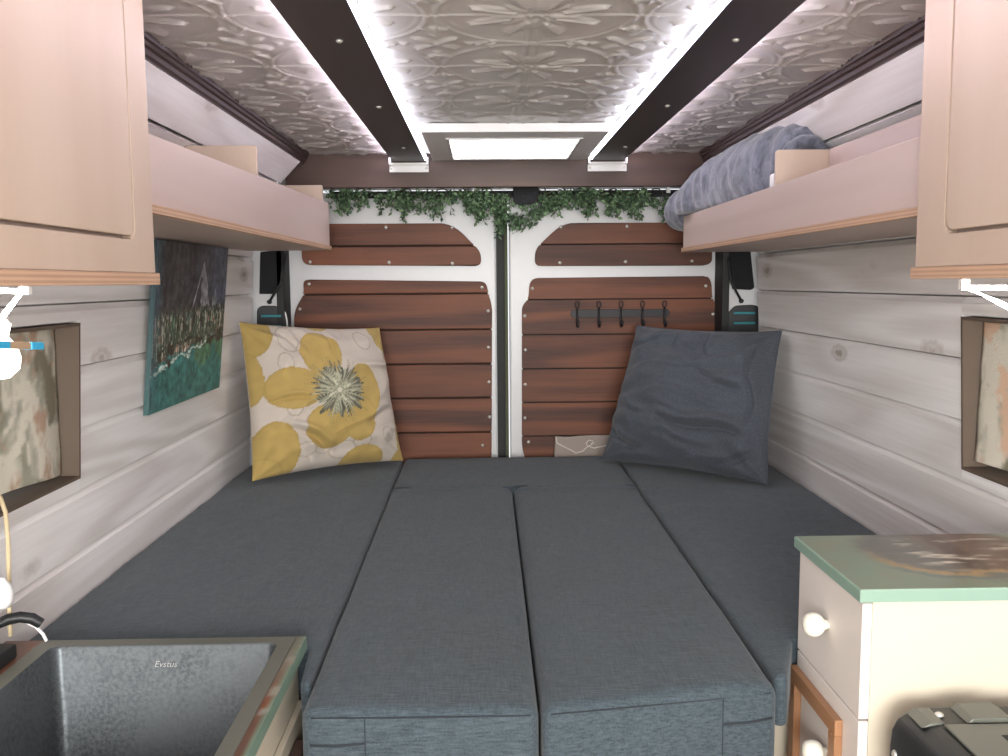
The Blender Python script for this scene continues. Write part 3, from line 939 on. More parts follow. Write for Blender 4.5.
cushion('bed_cushion', [(-.260, 1.187), (.0695, 1.184), (.0735, YS), (-.273, YS)], ZB - .142, ZB, 'dark slate bed cushion left of the middle seam, next to the sink unit', seed=7.1, flush=YS, seams=front_seams((-.257, 1.187), (.0695, 1.184), True))
cushion('bed_cushion', [(.0745, 1.184), (.421, 1.240), (.434, YS), (.0785, YS)], ZB - .142, ZB, 'dark slate bed cushion right of the middle seam, next to the drawer unit', seed=9.4, flush=YS, seams=front_seams((.0745, 1.184), (.421, 1.240), False))
cushion('bed_cushion', [(-.273, YS + .0012), (.435, YS + .0012), (.438, 2.985), (-.274, 2.985)], ZB - .142, ZB + .001, 'short dark slate bed cushion lying across the bed before the rear doors', seed=12.0, flush=YS + .002, seams=[('seam', [(-.262, YS - .004, ZB + .004), (-.235, YS + .001, ZB + .003), (-.215, YS + .004, ZB + .002)], .0012), ('seam', [(.074, YS - .012, ZB + .0025), (.085, YS - .002, ZB + .004), (.118, YS + .010, ZB + .002)], .0016), ('seam', [(.395, YS + .012, ZB + .002), (.412, YS + .003, ZB + .003), (.428, YS - .004, ZB + .003)], .0012)])  # the short dark tubes stand in for shade in three creases

# ------------------------------------------------------------------ pillows


def pillow_mesh(TL, TR, BR, BL, T, seed, n=80, pinch=.05, wr=.010, folds=()):
    TL, TR, BR, BL = map(Vector, (TL, TR, BR, BL)); nrm = ((TR - BL).cross(TL - BR)).normalized()
    if nrm.y > 0: nrm = -nrm           # towards the viewer side of the bed
    P = []; uv = []
    for face in (1, -1):
        for j in range(n + 1):
            for i in range(n + 1):
                u, v = 2 * i / n - 1, 2 * j / n - 1
                uu = u * (1 - pinch * u * u * (1 - v * v)); vv = v * (1 - pinch * v * v * (1 - u * u))
                a, b = (uu + 1) / 2, (vv + 1) / 2
                p = (BL * (1 - a) + BR * a) * (1 - b) + (TL * (1 - a) + TR * a) * b
                e = max(0.0, (1 - u * u) * (1 - v * v))
                t_ = T * (e ** .55)
                k = mnoise.noise(Vector((u * 2.1, v * 2.3, seed + face))) * .6 + mnoise.noise(Vector((u * 1.2 + 2.4 * v, v * 5 - u, seed + 3))) * .5
                ridge = 1 - abs(mnoise.noise(Vector((u * 1.6 + seed, v * 3.2, seed * 2)))) * 2
                edge = min(1, e * 5)
                rad = math.hypot(abs(u) - 1, abs(v) - 1); ang = math.atan2(1 - abs(v), 1 - abs(u) + 1e-6)
                corner = .5 * math.sin(ang * 9 + seed) * math.exp(-(rad / .42) ** 2) * min(1, rad * 4)
                t_ += (wr * k + wr * .7 * max(0, ridge - .45) + wr * corner) * edge
                if face > 0:
                    for (ua, va, ub, vb, wd, dp) in folds:      # creases: a groove with a soft lip beside it
                        ln = math.hypot(ub - ua, vb - va); ex, ey = (ub - ua) / ln, (vb - va) / ln
                        al = (u - ua) * ex + (v - va) * ey; ac = -(u - ua) * ey + (v - va) * ex + .04 * math.sin(al * 6 + seed)
                        f_ = min(1, max(0, al / .15)) * min(1, max(0, (ln - al) / .15))
                        t_ += edge * f_ * dp * (-math.exp(-(ac / wd) ** 2) + .8 * math.exp(-((ac - 1.9 * wd) / (1.4 * wd)) ** 2))
                P.append(p + nrm * face * max(t_, .0) + nrm * (.006 * mnoise.noise(Vector((u * 1.7, v * 1.7, seed + 9)))))
                uv.append((u, v, face))
    mb = MB(); m = (n + 1)
    fs = []
    for f, o in ((1, 0), (-1, m * m)):
        for j in range(n):
            for i in range(n):
                q = (o + j * m + i, o + j * m + i + 1, o + (j + 1) * m + i + 1, o + (j + 1) * m + i)
                fs.append(q if f > 0 else q[::-1])
    mb.v = [tuple(p) for p in P]; mb.f = fs
    # border points, both faces meet there
    bord = [(i, 0) for i in range(n)] + [(n, j) for j in range(n)] + [(n - i, n) for i in range(n)] + [(0, n - j) for j in range(n)]
    edge = [P[j * m + i] for i, j in bord]
    return mb, np.array(uv), edge


def flower_colors(uv):
    gold = np.array(lin((180, 154, 92))); cream = np.array(lin((196, 185, 173))); line = np.array(lin((144, 132, 114)))
    out = np.zeros((len(uv), 3))
    cx, cy = .22, .10
    pet = [(.08, .62, .26, .34), (-.33, .17, .36, .27), (.60, .12, .25, .34), (.06, -.36, .30, .29), (.47, -.27, .25, .32)]
    blobs = [(-1.0, .92, .34, .42), (-1.02, .25, .17, .34), (-.78, -.74, .29, .42), (-.95, -1.0, .3, .25), (.36, -1.0, .30, .26), (1.0, .95, .26, .42), (1.05, -.62, .16, .42), (1.0, -1.02, .2, .2), (-.02, 1.05, .17, .14), (.3, 1.06, .2, .1)]
    rings = [(-.28, -.42, .16, .17), (.05, -.78, .17, .12), (-.2, -.7, .12, .1), (-.55, -.1, .1, .18), (-.5, .75, .13, .2), (.55, .75, .12, .15), (-.42, -.72, .12, .09), (.7, -.62, .1, .1), (-.6, .4, .09, .14), (.3, -.68, .12, .09)]
    for k, (u, v, f) in enumerate(uv):
        c = cream.copy(); q0, q1 = u + .20, v + .09
        if f > 0:
            wob = .03 * mnoise.noise(Vector((u * 4, v * 4, 3.0)))
            for a, b, ra, rb in rings:
                d = math.hypot((u - a) / ra, (v - b) / rb)
                if abs(d - 1) < .07: c = cream * .5 + line * .5
                elif d < 1: c = cream * 1.04
            for n_, (a, b, ra, rb) in enumerate(blobs + pet):
                uu, vv = (u, v) if n_ < len(blobs) else (q0, q1)
                d = math.hypot((uu - a) / ra, (vv - b) / rb) + wob
                if d < 1:
                    c = gold * (1.0 + .08 * mnoise.noise(Vector((u * 9, v * 9, 1)))) * (.9 if d > .93 else 1)
            r_ = math.hypot(q0 - cx, q1 - cy); th_ = math.atan2(q1 - cy, q0 - cx)
            if r_ < .50:
                lim = .33 + .17 * mnoise.noise(Vector((math.cos(th_) * 16, math.sin(th_) * 16, 2.0)))
                if r_ < lim:
                    s_ = mnoise.noise(Vector((math.cos(th_) * 22, math.sin(th_) * 22, r_ * 3)))
                    dk = np.array(lin((84, 82, 72))); pl = np.array(lin((176, 176, 150)))
                    m_ = min(1, max(0, .5 + s_ * 1.6 + (r_ - .22) * 2.2)); c = pl * (1 - m_) + dk * m_
                elif r_ < .47 and mnoise.noise(Vector((math.cos(th_) * 20, math.sin(th_) * 20, 7.0))) > .25:
                    c = c * .6 + np.array(lin((130, 120, 84))) * .4
                if r_ < .05: c = np.array(lin((150, 148, 128))) if r_ > .034 else np.array(lin((205, 200, 180)))
                elif r_ < .16 and abs(math.sin(2 * th_ + .7)) > .985: c = np.array(lin((206, 202, 178)))
        out[k] = c
    return out


mb, uv, edge = pillow_mesh((-.722, 2.665, -.110), (-.343, 2.95, -.144), (-.266, 2.845, -.566), (-.676, 2.565, -.566), .115, 2.3, 150, .055, .019, [(-.9, -.05, -.3, -.1, .03, .010), (-.7, -.35, -.05, -.8, .035, .014), (-.5, -.5, -.35, -.95, .03, .008), (.35, -.45, .95, -.25, .04, .010), (.05, .95, .0, .45, .03, .008), (.5, .35, .95, .25, .035, .009), (-.55, .9, -.35, .4, .03, .008)])
o = obj('throw_pillow', mb, 'v_cotton', smooth=True, colors=flower_colors(uv), fixn=False)
tag(o, 'cream pillow printed with a big yellow flower, leaning in the left rear corner', 'pillow')
mb, uv, edge = pillow_mesh((.499, 2.935, -.147), (.868, 2.615, -.150), (.783, 2.452, -.566), (.371, 2.84, -.570), .112, 5.9, 140, .05, .024, [(-.25, -.38, .85, -.50, .045, .020), (-.1, -.62, .5, -.72, .04, .010), (.45, -.95, .9, -.62, .04, .014), (-.95, -.55, -.4, -.85, .04, .014), (.15, .95, .25, .5, .03, .012), (-.2, .95, -.25, .6, .03, .010), (-.95, .55, -.4, .85, .03, .008), (.1, .35, .75, .05, .04, .010), (-.85, -.2, -.35, -.35, .035, .009), (.8, .8, .82, -.4, .03, .012)])
r = thing('throw_pillow', 'plain charcoal pillow leaning in the right rear corner of the bed', 'pillow', (.63, 2.70, -.577))
obj('cover', mb, 'slate_pillow', r, smooth=True, fixn=False)
obj('piping', MB().tube(edge + [edge[0]], .0028, 6), 'slate_pillow', r, smooth=True)

# ------------------------------------------------------------------ linen pouch behind the bed
a, b = at(553, 436, y=3.015), at(640, 436, y=3.015)
r = thing('fabric_pouch', 'greyish linen pouch with a drawstring tucked behind the bed at the right door', 'pouch', ((a.x + b.x) / 2, 3.012, ZB - .06))
nu, nv = 40, 24
P = []
for j in range(nv):
    tv = j / (nv - 1)
    for i in range(nu):
        th_ = 2 * math.pi * i / nu
        w = (b.x - a.x) / 2 * (1 - .05 * tv); d = .018 * (1.1 - .7 * tv)
        x = (a.x + b.x) / 2 + w * math.copysign(abs(math.cos(th_)) ** .5, math.cos(th_)); y = 3.014 + d * math.sin(th_) + .002 * math.sin(x * 90 + tv * 5)
        P.append((x, y, ZB - .06 + (a.z - ZB + .06) * tv + .004 * math.sin(x * 40) * tv))
mb = MB().grid(P, nu, nv, True); mb.f.append(tuple(range(nu - 1, -1, -1))); mb.f.append(tuple(range((nv - 1) * nu, nv * nu)))
obj('bag', mb, 'linen', r, smooth=True)
pp = lambda u, v: at(u, v, y=2.988)
obj('drawstring', MB().tube([pp(556, 437), pp(557, 443), pp(565, 447), pp(576, 453), pp(583, 451), pp(588, 446), pp(594, 448), pp(604, 446), pp(612, 444)], .0022, 6), 'grommet', r, smooth=True)
obj('bow', MB().tube([pp(588, 447), pp(586, 443), pp(589, 440), pp(593, 441), pp(591, 445), pp(588, 447), pp(592, 444), pp(595, 442)], .0018, 6), 'grommet', r, smooth=True)

# ------------------------------------------------------------------ grey fleece blanket on the right shelf
# a thick roll lying along the shelf, its end slumped over the end of the front panel
def blanket():
    nu, nv = 64, 90; P = []
    # spine and radii along the roll (from the near end to the hanging tip)
    key = [(.765, 2.06, .245, .085, .105), (.760, 2.20, .262, .115, .108), (.755, 2.36, .268, .125, .105), (.745, 2.52, .262, .125, .100), (.728, 2.66, .252, .118, .092), (.700, 2.78, .238, .105, .078), (.665, 2.87, .222, .082, .060), (.638, 2.915, .208, .045, .040), (.618, 2.935, .196, .012, .018)]
    for j in range(nv):
        t_ = j / (nv - 1) * (len(key) - 1); k = min(int(t_), len(key) - 2); f = t_ - k; f = f * f * (3 - 2 * f) * .5 + f * .5
        A, B = key[k], key[k + 1]; c = [A[q] * (1 - f) + B[q] * f for q in range(5)]
        for i in range(nu):
            th_ = 2 * math.pi * i / nu
            ct, st_ = math.cos(th_), math.sin(th_)
            rx, rz = c[3], c[4]
            x = c[0] + rx * math.copysign(abs(ct) ** .8, ct); z = c[2] + rz * math.copysign(abs(st_) ** .85, st_)
            d = Vector((ct, 0, st_)); ww = Vector((x * 7, c[1] * 7, z * 7))
            amp = .012 * mnoise.noise(ww) + .010 * (1 - 2 * abs(mnoise.noise(Vector((x * 5, c[1] * 13, z * 4)))))
            p = Vector((x, c[1], z)) + d * amp * min(1, min(rx, rz) / .05)
            lowz = .128 if p.y < 2.805 else .15
            if p.x > .638 and p.y < 2.80: p.z = max(p.z, .110)
            elif p.y < 2.80: p.z = max(p.z, .202)
            p.x = min(p.x, .872)
            P.append(tuple(p))
    mb = MB().grid(P, nu, nv, True); mb.f.append(tuple(range(nu - 1, -1, -1))); mb.f.append(tuple(range((nv - 1) * nu, nv * nu)))
    return mb


c = (.75, 2.45, .106)
r = thing('fleece_blanket', 'bundled grey fleece blanket on the right shelf, slumping over its rear end', 'blanket', c)
ob = obj('roll', blanket(), 'fleece', r, smooth=True)
# folded hem: a smaller roll at the near end
P = []; nu = 24; nv = 30
for j in range(nv):
    tv = j / (nv - 1); th0 = -.6 + tv * 3.6
    cx_, cz_ = .725 + .045 * math.cos(th0), .255 + .052 * math.sin(th0)
    for i in range(nu):
        a_ = 2 * math.pi * i / nu; rr_ = .017 + .003 * mnoise.noise(Vector((j * .3, i * .2, 2)))
        P.append((cx_ + rr_ * math.cos(a_) * math.cos(th0), 2.055 + rr_ * math.sin(a_) * 1.5, cz_ + rr_ * math.cos(a_) * math.sin(th0)))
mb = MB().grid(P, nu, nv, True); mb.f.append(tuple(range(nu - 1, -1, -1))); mb.f.append(tuple(range((nv - 1) * nu, nv * nu)))
obj('hem', mb, 'fleece', r, smooth=True)
# little pale box by the divider
a = at(759, 190, x=.70); yb_ = 2.0
r = thing('tissue_pack', 'small pale blue and white pack between grey blanket and shelf divider', 'pack', (.668, 2.012, .1052))
obj('wrapper', MB().prism(rounded([(.634, .1052), (.690, .1052), (.690, .236), (.634, .233)], [.006] * 4, 3), 'y', 1.99, 2.016), 'pen', r, bevel=.003)
obj('print', MB().box(.640, .684, 1.988, 1.9898, .195, .225), 'blue', r)

# ------------------------------------------------------------------ painting on the left wall
XP = XL + .018
yp0, yp1, zp0, zp1 = 1.978, 2.514, -.286, .098
r = thing('painting', 'unframed dark landscape canvas hanging on the left plank wall', 'painting', (XL, (yp0 + yp1) / 2, zp0))
def hang(m_):
    m_.v = [(x - .011 + .105 * (z - zp0), y, z) for x, y, z in m_.v]; return m_


nu, nv = 300, 220; P = []; C = []
cc = lambda *q: np.array(lin(q))
rng = random.Random(3)
for j in range(nv):
    tv = j / (nv - 1)
    for i in range(nu):
        tu = i / (nu - 1); P.append((XP, yp0 + (yp1 - yp0) * tu, zp0 + (zp1 - zp0) * tv))
        n1 = fbm(tu * 5, tv * 5, 1.0); n2 = fbm(tu * 40, tv * 3, 4.0); n3 = mnoise.noise(Vector((tu * 110, tv * 7, 2.0)))
        shore = .28 + .16 * tu + .05 * n1
        # sky and hills
        col = cc(58, 56, 58) * (1 + .5 * n1) if tu < .78 else cc(64, 72, 88) * (1 + .4 * n1)
        k = max(0, min(1, (tu - .45) * 2)) * max(0, min(1, (tv - .55) * 4)); col = col * (1 - k) + cc(78, 82, 92) * (1 + .3 * n1) * k
        # pale peak
        pxx = (tu - .62) / .17; ph = .90 - abs(pxx) * .36 - (.05 if pxx > .5 else 0)
        if abs(pxx) < 1 and .60 < tv < ph and (pxx + .25 * n1 > -.15 or tv > ph - .035): col = cc(126, 126, 130) * (1 + .5 * n2 + .2 * n1)
        if .78 < tu < .86 and .60 < tv < .72 - abs(tu - .82) * 2.4: col = cc(118, 120, 126)
        if n2 > .2 and tv > .5 and tu < .5: col = col * .75 + cc(96, 84, 74) * .25
        # brown thicket and reeds
        if tv < .60 + .05 * n2 and tv > shore: col = cc(66, 60, 56) * (1 + .5 * n1)
        top = .56 + .12 * mnoise.noise(Vector((tu * 60, 0, 9))) + .04 * tu
        if shore - .06 < tv < top:
            if n3 > .12 and mnoise.noise(Vector((tu * 50, tv * 22, 5.0))) > -.1: col = cc(176, 172, 158) if n2 > -.05 else (cc(150, 104, 78) if n1 > 0 else cc(96, 128, 104))
            elif n3 > -.1: col = cc(66, 84, 72) * (1 + .3 * n1)
        bush = fbm(tu * 8, tv * 10, 12.0)
        if shore - .09 < tv < shore + .06 and bush > .05: col = cc(50, 48, 42) * (1 + .3 * n2)
        # water
        if tv < shore - .03 + .03 * bush and not (bush > .18 and tv > shore - .08):
            col = cc(46, 104, 100) * (1 + .35 * n1 + .2 * n2) ; kk = max(0, .25 - tv) * 2; col = col * (1 - kk) + cc(58, 108, 104) * kk
            if tu > .55 and tv + .12 * n1 + .05 * n2 > .27: col = cc(66, 106, 80) * (1 + .3 * n1 + .2 * n2)
            if abs(tv - (shore - .06)) < .008 + .006 * n2 and tu < .75: col = cc(168, 186, 178)
        if tu < .10: k = 1 - tu / .10; col = col * (1 - .6 * k) + cc(72, 104, 116) * .6 * k
        n5 = fbm(tu * 22, tv * 16, 21.0); C.append(np.asarray(col) * 1.4 * (1 + .55 * n5) + np.array((.004, .006, .007)) * max(0, n5) * 4)
obj('picture_face', hang(MB().grid(P, nu, nv)), 'v_canvas', r, colors=np.clip(np.array(C), .004, 1), fixn=False)
P = []; C = []
for k, (y, z, c1) in enumerate([(yp0, zp0, (62, 96, 94)), (yp0, zp1, (52, 66, 74)), (yp1, zp1, (60, 66, 76)), (yp1, zp0, (58, 116, 104))]):
    P += [(XP - .0003, y, z), (XP - .011, y, z)]; C += [cc(*c1), cc(*c1)]
mb = MB(); mb.add(P, [(0, 1, 3, 2), (2, 3, 5, 4), (4, 5, 7, 6), (6, 7, 1, 0)])
obj('canvas_edge', hang(mb), 'v_canvas', r, colors=np.array(C))

# ------------------------------------------------------------------ sink unit (left)
ZS = -.560
sy0, sy1 = .60, 1.392
xw = -.764
bx0, bx1, by0, by1 = -.678, -.327, .78, 1.362      # basin opening
rx0, rx1, ry0, ry1 = -.703, -.305, .755, 1.386     # steel rim
# cabinet
r = thing('sink_cabinet', 'cream painted sink cabinet at the lower left, below the steel sink', 'cabinet', ((xw - .3) / 2, (sy0 + sy1) / 2, ZF))
mb = MB(); mb.box(xw, xw + .016, sy0, sy1 - .004, ZF, ZS - .022); mb.box(-.318, -.304, sy0, sy1 - .004, ZF, ZS - .022)
mb.box(xw + .016, -.318, sy1 - .02, sy1 - .004, ZF, ZS - .022); mb.box(xw + .016, -.318, sy0, sy0 + .016, ZF, ZS - .022)
obj('body', mb, 'cream', r, bevel=.001)
dz0 = at(303, 698, x=-.297).z
d_ = obj('door', MB().box(-.3035, -.293, sy0 + .03, sy1 - .012, ZF + .08, dz0), 'cream', r, bevel=.002)
hp = [at(288, 757, x=-.285), at(297, 746, x=-.285)]
obj('handle', MB().box(-.292, -.274, hp[1].y - .06, hp[1].y + .02, hp[1].z - .022, hp[1].z + .0), 'header', d_, bevel=.003)
# worktop: resin over wood, opening for the sink
nx_, ny_ = 110, 200
def top_color(x, y):
    n1 = fbm(x * 9, y * 4, 3.0); n2 = fbm(x * 30, y * 8, 8.0)
    br1, br2, gr = cc(108, 80, 66), cc(150, 92, 62), cc(104, 112, 100)
    k = min(1, max(0, .5 + n1 * 1.2)); col = br1 * (1 - k) + br2 * k * (.8 + .4 * n2)
    if x > -.2925: col = cc(112, 140, 122)
    elif y > 1.20 + .1 * n1 and x > -.4: k = min(1, (y - 1.15) * 6); col = col * (1 - k) + cc(120, 118, 104) * k * (1 + .4 * n2)
    if n2 > .42: col = cc(150, 146, 134)
    return col
P = []; C = []
XS1 = -.2895
mb = MB()
def patch(x0_, x1_, y0_, y1_, step=.006):
    nu_ = max(2, int((x1_ - x0_) / step)); nv_ = max(2, int((y1_ - y0_) / (step * 1.5))); Q = []
    for j in range(nv_):
        for i in range(nu_):
            x = x0_ + (x1_ - x0_) * i / (nu_ - 1); y = y0_ + (y1_ - y0_) * j / (nv_ - 1); Q.append((x, y, ZS)); C.append(top_color(x, y))
    mb.grid(Q, nu_, nv_)
patch(xw, bx0 - .012, sy0, sy1); patch(bx1 + .012, XS1, sy0, sy1); patch(bx0 - .012, bx1 + .012, by1 + .012, sy1); patch(bx0 - .012, bx1 + .012, sy0, by0 - .012)
# outer edges and underside
n0 = len(mb.v); gcol = cc(122, 150, 132)
e_ = [(xw, sy0), (XS1, sy0), (XS1, sy1), (xw, sy1)]
for (ax_, ay_), (bx_, by_) in zip(e_, e_[1:] + e_[:1]):
    mb.add([(ax_, ay_, ZS), (bx_, by_, ZS), (bx_, by_, ZS - .021), (ax_, ay_, ZS - .021)], [(0, 1, 2, 3)]); C += [gcol] * 4
wt = obj('worktop', mb, 'v_resin', colors=np.array(C), fixn=False)
tag(wt, 'brown resin worktop with a green edge around the steel sink', 'worktop')
# sink
r = thing('sink', 'rectangular stainless steel sink with water spots in the left worktop', 'sink', ((bx0 + bx1) / 2, (by0 + by1) / 2, ZS - .21))
mb = MB(); zr_ = ZS + .0025
outp = rrect(rx0, rx1, ry0, ry1, .006, 3); inp = rrect(bx0, bx1, by0, by1, .014, 3)
nO = len(outp); vs = [(x, y, zr_) for x, y in outp] + [(x, y, zr_) for x, y in inp] + [(x, y, ZS + .0003) for x, y in outp]
mb.add(vs, [(i, (i + 1) % nO, nO + (i + 1) % nO, nO + i) for i in range(nO)] + [(i, 2 * nO + i, 2 * nO + (i + 1) % nO, (i + 1) % nO) for i in range(nO)])
obj('rim', mb, 'steel', r)
mb = MB(); vs = []
lv = [(zr_, 0), (zr_ - .003, .002), (ZS - .185, .006), (ZS - .198, .012), (ZS - .205, .03)]
rings_ = []
for z, ins in lv:
    q = rrect(bx0 + ins, bx1 - ins, by0 + ins, by1 - ins, .014 + ins * .3, 3); rings_.append(q); vs += [(x, y, z) for x, y in q]
m = len(rings_[0]); fs = [(k * m + i, k * m + (i + 1) % m, (k + 1) * m + (i + 1) % m, (k + 1) * m + i) for k in range(len(lv) - 1) for i in range(m)]
fs.append(tuple(range((len(lv) - 1) * m, len(lv) * m)))
mb.add(vs, fs); bs = obj('basin', mb, 'wet_steel', r, smooth='angle')
obj('drain', MB().lathe([(.045, 0), (.043, .003), (.03, .0015), (.0001, .0005)], ((bx0 + bx1) / 2, (by0 + by1) / 2, ZS - .2048), (0, 0, 1), 24), 'chrome', r, smooth='angle')
# maker's script on the far wall of the basin
cu = bpy.data.curves.new('mark', 'FONT'); cu.body = 'Evstus'; cu.size = .014; cu.shear = .35; cu.extrude = .0001
tmp = bpy.data.objects.new('mark', cu); COL.objects.link(tmp)
dg = bpy.context.evaluated_depsgraph_get(); me = bpy.data.meshes.new_from_object(tmp.evaluated_get(dg)); bpy.data.objects.remove(tmp)
me.materials.append(M['etch']); lg = bpy.data.objects.new('maker_mark', me); COL.objects.link(lg); lg.parent = bs
p = at(154, 667, y=by1 - .005); lg.location = p - root_loc(bs); lg.rotation_euler = (math.pi / 2, 0, 0)

# tap: black swan neck at the back corner
p0 = Vector((-.728, 1.315, ZS + .0006))
r = thing('tap', 'black curved tap spout on the worktop corner by the left wall', 'tap', p0)
sp = [Vector((-.742, 1.30, ZS + .02)), at(-6, 626, y=1.33), at(8, 619.5, y=1.34), at(20, 617, y=1.35), at(32, 618.5, y=1.355), at(41, 623.5, y=1.36)]
obj('spout', MB().tube(sp, [.009, .009, .0088, .0088, .0088, .0082], 12), 'black', r, smooth='angle')
obj('base', MB().prism(rrect(-.746, -.713, 1.262, 1.330, .006, 4), 'z', ZS + .0006, ZS + .022), 'black', r, bevel=.003)
obj('rim_strip', MB().box(-.746, -.7125, 1.2600, 1.2618, ZS + .010, ZS + .016), 'chrome', r)
cpts = [at(u, v, y=1.375) for u, v in ((-10, 626), (10, 621.5), (24, 621), (36, 627), (43, 634), (46.5, 641))]
o = obj('cable', MB().tube(cpts, .0026, 8), 'pen', smooth=True); tag(o, 'short white cable arching behind the black tap spout', 'cable')
# cream cord with a white plug
cp = [at(u, v, x=-.735) for u, v in ((-12, 490), (0, 497), (5.5, 512), (8, 540), (9, 580), (9.5, 615), (10.5, 636))]
r = thing('cord', 'cream cord hanging on the left wall below the window, with a white plug', 'cord', cp[-1])
obj('cable', MB().tube(cp, .0035, 8), 'cord', r, smooth=True)
pl = at(2, 594, x=-.715)
obj('plug', MB().lathe([(.0001, -.022), (.011, -.020), (.0155, -.010), (.016, .004), (.012, .014), (.006, .020), (.004, .024)], pl, (0, .1, 1), 16), 'pen', r, smooth=True)

# ------------------------------------------------------------------ drawer unit (right)
XD = .500; dy0, dy1, ZT = 1.143, 1.388, -.4065
r = thing('drawer_cabinet', 'cream painted drawer cabinet at the lower right, under the green worktop', 'cabinet', (.69, (dy0 + dy1) / 2, ZF))
obj('body', MB().box(XD + .012, XR - .004, dy0 + .004, dy1 - .004, ZF, ZT - .0175), 'cream', r, bevel=.001)
z1a, z1b = at(803, 554, x=XD - .004).z, at(797, 650, x=XD - .004).z
knobprof = [(.007, 0), (.0075, -.004), (.009, -.007), (.0145, -.011), (.0175, -.018), (.0178, -.024), (.0152, -.031), (.0095, -.0355), (.0001, -.037)]
dr = obj('drawer', MB().box(XD - .002, XD + .0115, dy0 + .003, dy1 - .003, z1b + .0015, z1a), 'cream_face', r, bevel=.0015)
k0 = (XD - .0022, 1.262, -.502); obj('knob', MB().lathe(knobprof, k0, (1, 0, 0), 24), 'knob', dr, smooth=True)
d2 = obj('door', MB().box(XD - .002, XD + .0115, dy0 + .003, dy1 - .003, ZF + .06, z1b - .0015), 'cream_face', r, bevel=.0015)
obj('knob', MB().lathe(knobprof, (XD - .0022, 1.250, -.692), (1, 0, 0), 24), 'knob', d2, smooth=True)
fy0, fy1, fz1, fz0 = 1.196, dy1 - .004, at(793, 667, x=XD - .008).z, ZF + .15
zfa = -.6165
fw = .024
mb = MB(); mb.box(XD - .014, XD - .0022, fy0, fy1, zfa - fw, zfa)
fr = obj('frame', mb, 'oak_y', d2, bevel=.0015)
mb = MB(); mb.box(XD - .0142, XD - .0022, fy0, fy0 + fw, fz0, zfa - fw - .0002); mb.box(XD - .0142, XD - .0022, fy1 - fw, fy1, fz0, zfa - fw - .0002); mb.box(XD - .014, XD - .0022, fy0 + fw, fy1 - fw, fz0, fz0 + fw)
obj('stile', mb, 'oak', d2, bevel=.0015)
# green resin top
P = []; C = []; nu, nv = 170, 110
def green_top(x, y):
    u = (x - XD) / .38; v = (y - dy0) / (dy1 - dy0)
    n1 = fbm(x * 12, y * 14, 2.0); n2 = fbm(x * 8, y * 40, 6.0); g1, g2 = cc(126, 148, 126), cc(136, 140, 120)
    k = min(1, max(0, .5 + n1)); col = g1 * (1 - k) + g2 * k
    sm = lambda a, b, q: (lambda t_: t_ * t_ * (3 - 2 * t_))(min(1, max(0, (q - a) / (b - a))))
    e = math.hypot((u - .52) / .40, (v - .68) / .56) + .14 * n1
    k = 1 - sm(.75, 1.0, e); br = cc(112, 112, 104) * (1 + .2 * n2); k2 = sm(.36, .55, u); br = br * (1 - k2) + cc(116, 94, 80) * (1 + .25 * n2) * k2
    col = col * (1 - k) + br * k
    k = sm(.46, .50, u + .02 * n1) * (1 - sm(.54, .59, u + .02 * n1)) * .6 * (1 - sm(.9, 1.1, e)); col = col * (1 - k) + cc(74, 60, 52) * k
    k = math.exp(-((e - .86) / .07) ** 2) * (1 - sm(.5, .75, v)) * sm(.12, .24, u) * .85; col = col * (1 - k) + cc(176, 144, 96) * k
    k = math.exp(-((e - 1.0) / .06) ** 2) * (1 - sm(.5, .75, v)) * sm(.12, .24, u) * .7; col = col * (1 - k) + cc(100, 112, 114) * k
    k = max(0, n2 - .28) * 2.2 * (1 - sm(.5, .9, e)); col = col * (1 - k) + cc(206, 198, 180) * k
    return col
mb = MB()
x1_ = XR - .004
for j in range(nv):
    for i in range(nu):
        x = XD - .008 + (x1_ - XD + .008) * i / (nu - 1); y = dy0 - .004 + (dy1 - dy0 + .006) * j / (nv - 1)
        P.append((x, y, ZT)); C.append(green_top(x, y))
mb.grid(P, nu, nv)
ea, eb, ec, ed = XD - .0095, x1_, dy0 - .0055, dy1 + .0035
gc = cc(138, 166, 150); gq = [((XD - .008, dy0 - .004), (ea, ec)), ((x1_, dy0 - .004), (eb, ec)), ((x1_, dy1 + .002), (eb, ed)), ((XD - .008, dy1 + .002), (ea, ed))]
for k in range(4):
    (i0, o0), (i1, o1) = gq[k], gq[(k + 1) % 4]
    mb.add([(*i0, ZT), (*i1, ZT), (*o1, ZT - .002), (*o0, ZT - .002), (*o1, ZT - .0172), (*o0, ZT - .0172)], [(0, 1, 2, 3), (3, 2, 4, 5)]); C += [cc(152, 180, 160)] * 2 + [gc] * 4
mb.add([(ea, ec, ZT - .0172), (eb, ec, ZT - .0172), (eb, ed, ZT - .0172), (ea, ed, ZT - .0172)], [(0, 3, 2, 1)]); C += [gc] * 4
o = obj('worktop', mb, 'v_resin', colors=np.array(C), fixn=False); tag(o, 'green edged resin worktop with a brown swirl on the right drawer cabinet', 'worktop')

# ------------------------------------------------------------------ black case (right foreground)
cy0, cy1 = .62, 1.10
r = thing('hard_case', 'black hard case with rounded corners before the cream drawer cabinet', 'case', (.72, (cy0 + cy1) / 2, ZF))
pr = [(.518, ZF + .02), (.518, -.600), (.520, -.578), (.527, -.563), (.545, -.552), (.556, -.549), (.885, -.5485), (.885, ZF + .02)]
obj('shell', MB().prism(pr, 'y', cy0, cy1), 'black', r, bevel=.006, seg=3)
mb = MB().box(.560, .88, cy0 + .02, cy1 - .055, -.5483, -.5455); 
mb.prism([(.592, -.5483), (.600, -.5415), (.645, -.5415), (.655, -.5483)], 'y', cy1 - .05, cy1 - .008)
mb.prism([(.535, -.5535), (.548, -.5465), (.562, -.5465), (.566, -.5483)], 'y', cy1 - .05, cy1 - .008)
o2 = obj('lid', mb, 'case_sheen' if 'case_sheen' in M else 'black', r, bevel=.002)
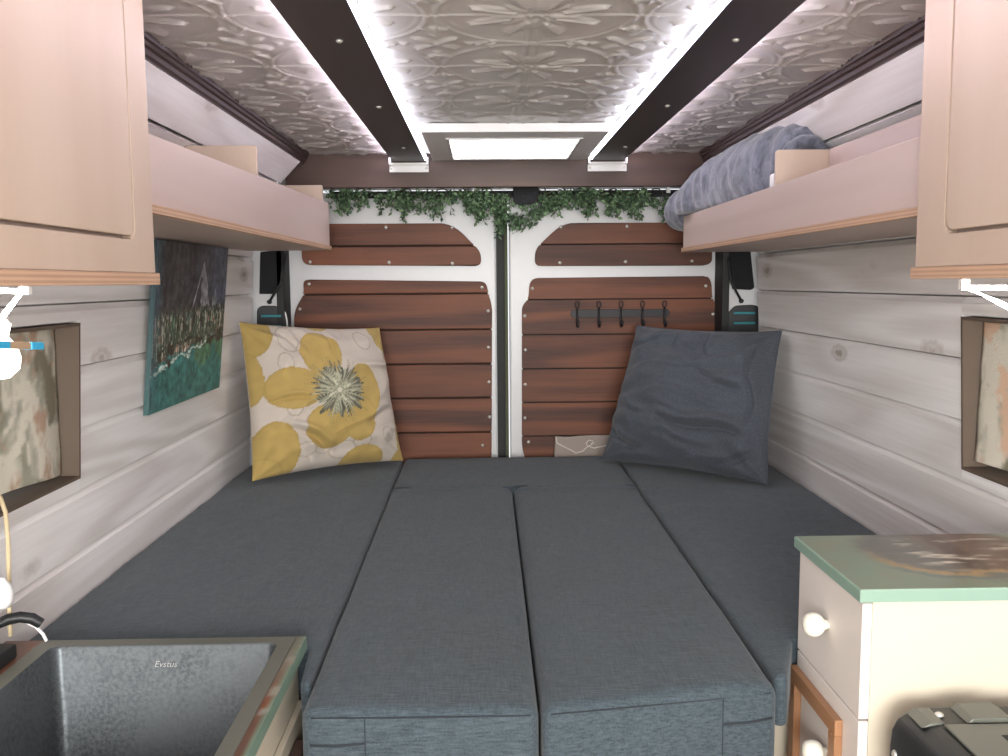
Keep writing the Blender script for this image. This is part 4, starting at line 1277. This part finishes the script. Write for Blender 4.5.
obj('recess', MB().box(.615, .87, cy1 - .125, cy1 - .085, -.5453, -.5448), 'rubber', r)
obj('side_panel', MB().box(.5135, .5175, cy0 + .05, cy1 - .06, -.86, -.622), 'rubber', r, bevel=.002)
for (x, y, z, rot) in ((.556, cy1 - .028, -.5470, (-math.pi / 2, 0, 0)),):
    o = place_mesh('screw', SCREW_ME, r, (x + .012, y, -.5478), rot)
place_mesh('screw', SCREW_ME, r, (.517, cy1 - .022, -.602), (0, 0, -math.pi / 2))
for xx in (.55, .85):
    for yy in (cy0 + .04, cy1 - .04): obj('foot', MB().lathe([(.022, 0), (.024, .019)], (xx, yy, ZF + .0003), (0, 0, 1), 14), 'rubber', r)

# ------------------------------------------------------------------ light
def area(name, loc, rot, sx, sy, energy, color=(1, 1, 1), spread=math.pi):
    l = bpy.data.lights.new(name, 'AREA'); l.shape = 'RECTANGLE'; l.size = sx; l.size_y = sy; l.energy = energy; l.color = color; l.spread = spread
    o = bpy.data.objects.new(name, l); COL.objects.link(o); o.location = loc; o.rotation_euler = rot; return o


# daylight through the windscreen and open cab doors behind the camera
area('windscreen_daylight', (.10, -1.55, -.10), (math.radians(90), 0, 0), 1.5, .8, 75, (1.0, .99, .97))
# daylight through the skylight
w = bpy.data.worlds.new('daylight'); scene.world = w; w.use_nodes = True
bg = w.node_tree.nodes['Background']; bg.inputs[0].default_value = (.95, .97, 1, 1); bg.inputs[1].default_value = .9

# ------------------------------------------------------------------ camera
cam = bpy.data.cameras.new('camera'); co = bpy.data.objects.new('camera', cam); COL.objects.link(co)
cam.sensor_width = 36; cam.lens = 36 * F / 1008; cam.clip_start = .02
co.matrix_world = Matrix(((CR.x, CU.x, -CF.x, 0), (CR.y, CU.y, -CF.y, 0), (CR.z, CU.z, -CF.z, 0), (0, 0, 0, 1)))
scene.camera = co
bpy.context.view_layer.update()
for o in scene.objects:
    if o.parent is None: o.location.z += ZC

vs_ = scene.view_settings
vs_.view_transform = 'Standard'; vs_.look = 'None'; vs_.gamma = 1; vs_.exposure = 0.42; vs_.use_curve_mapping = False
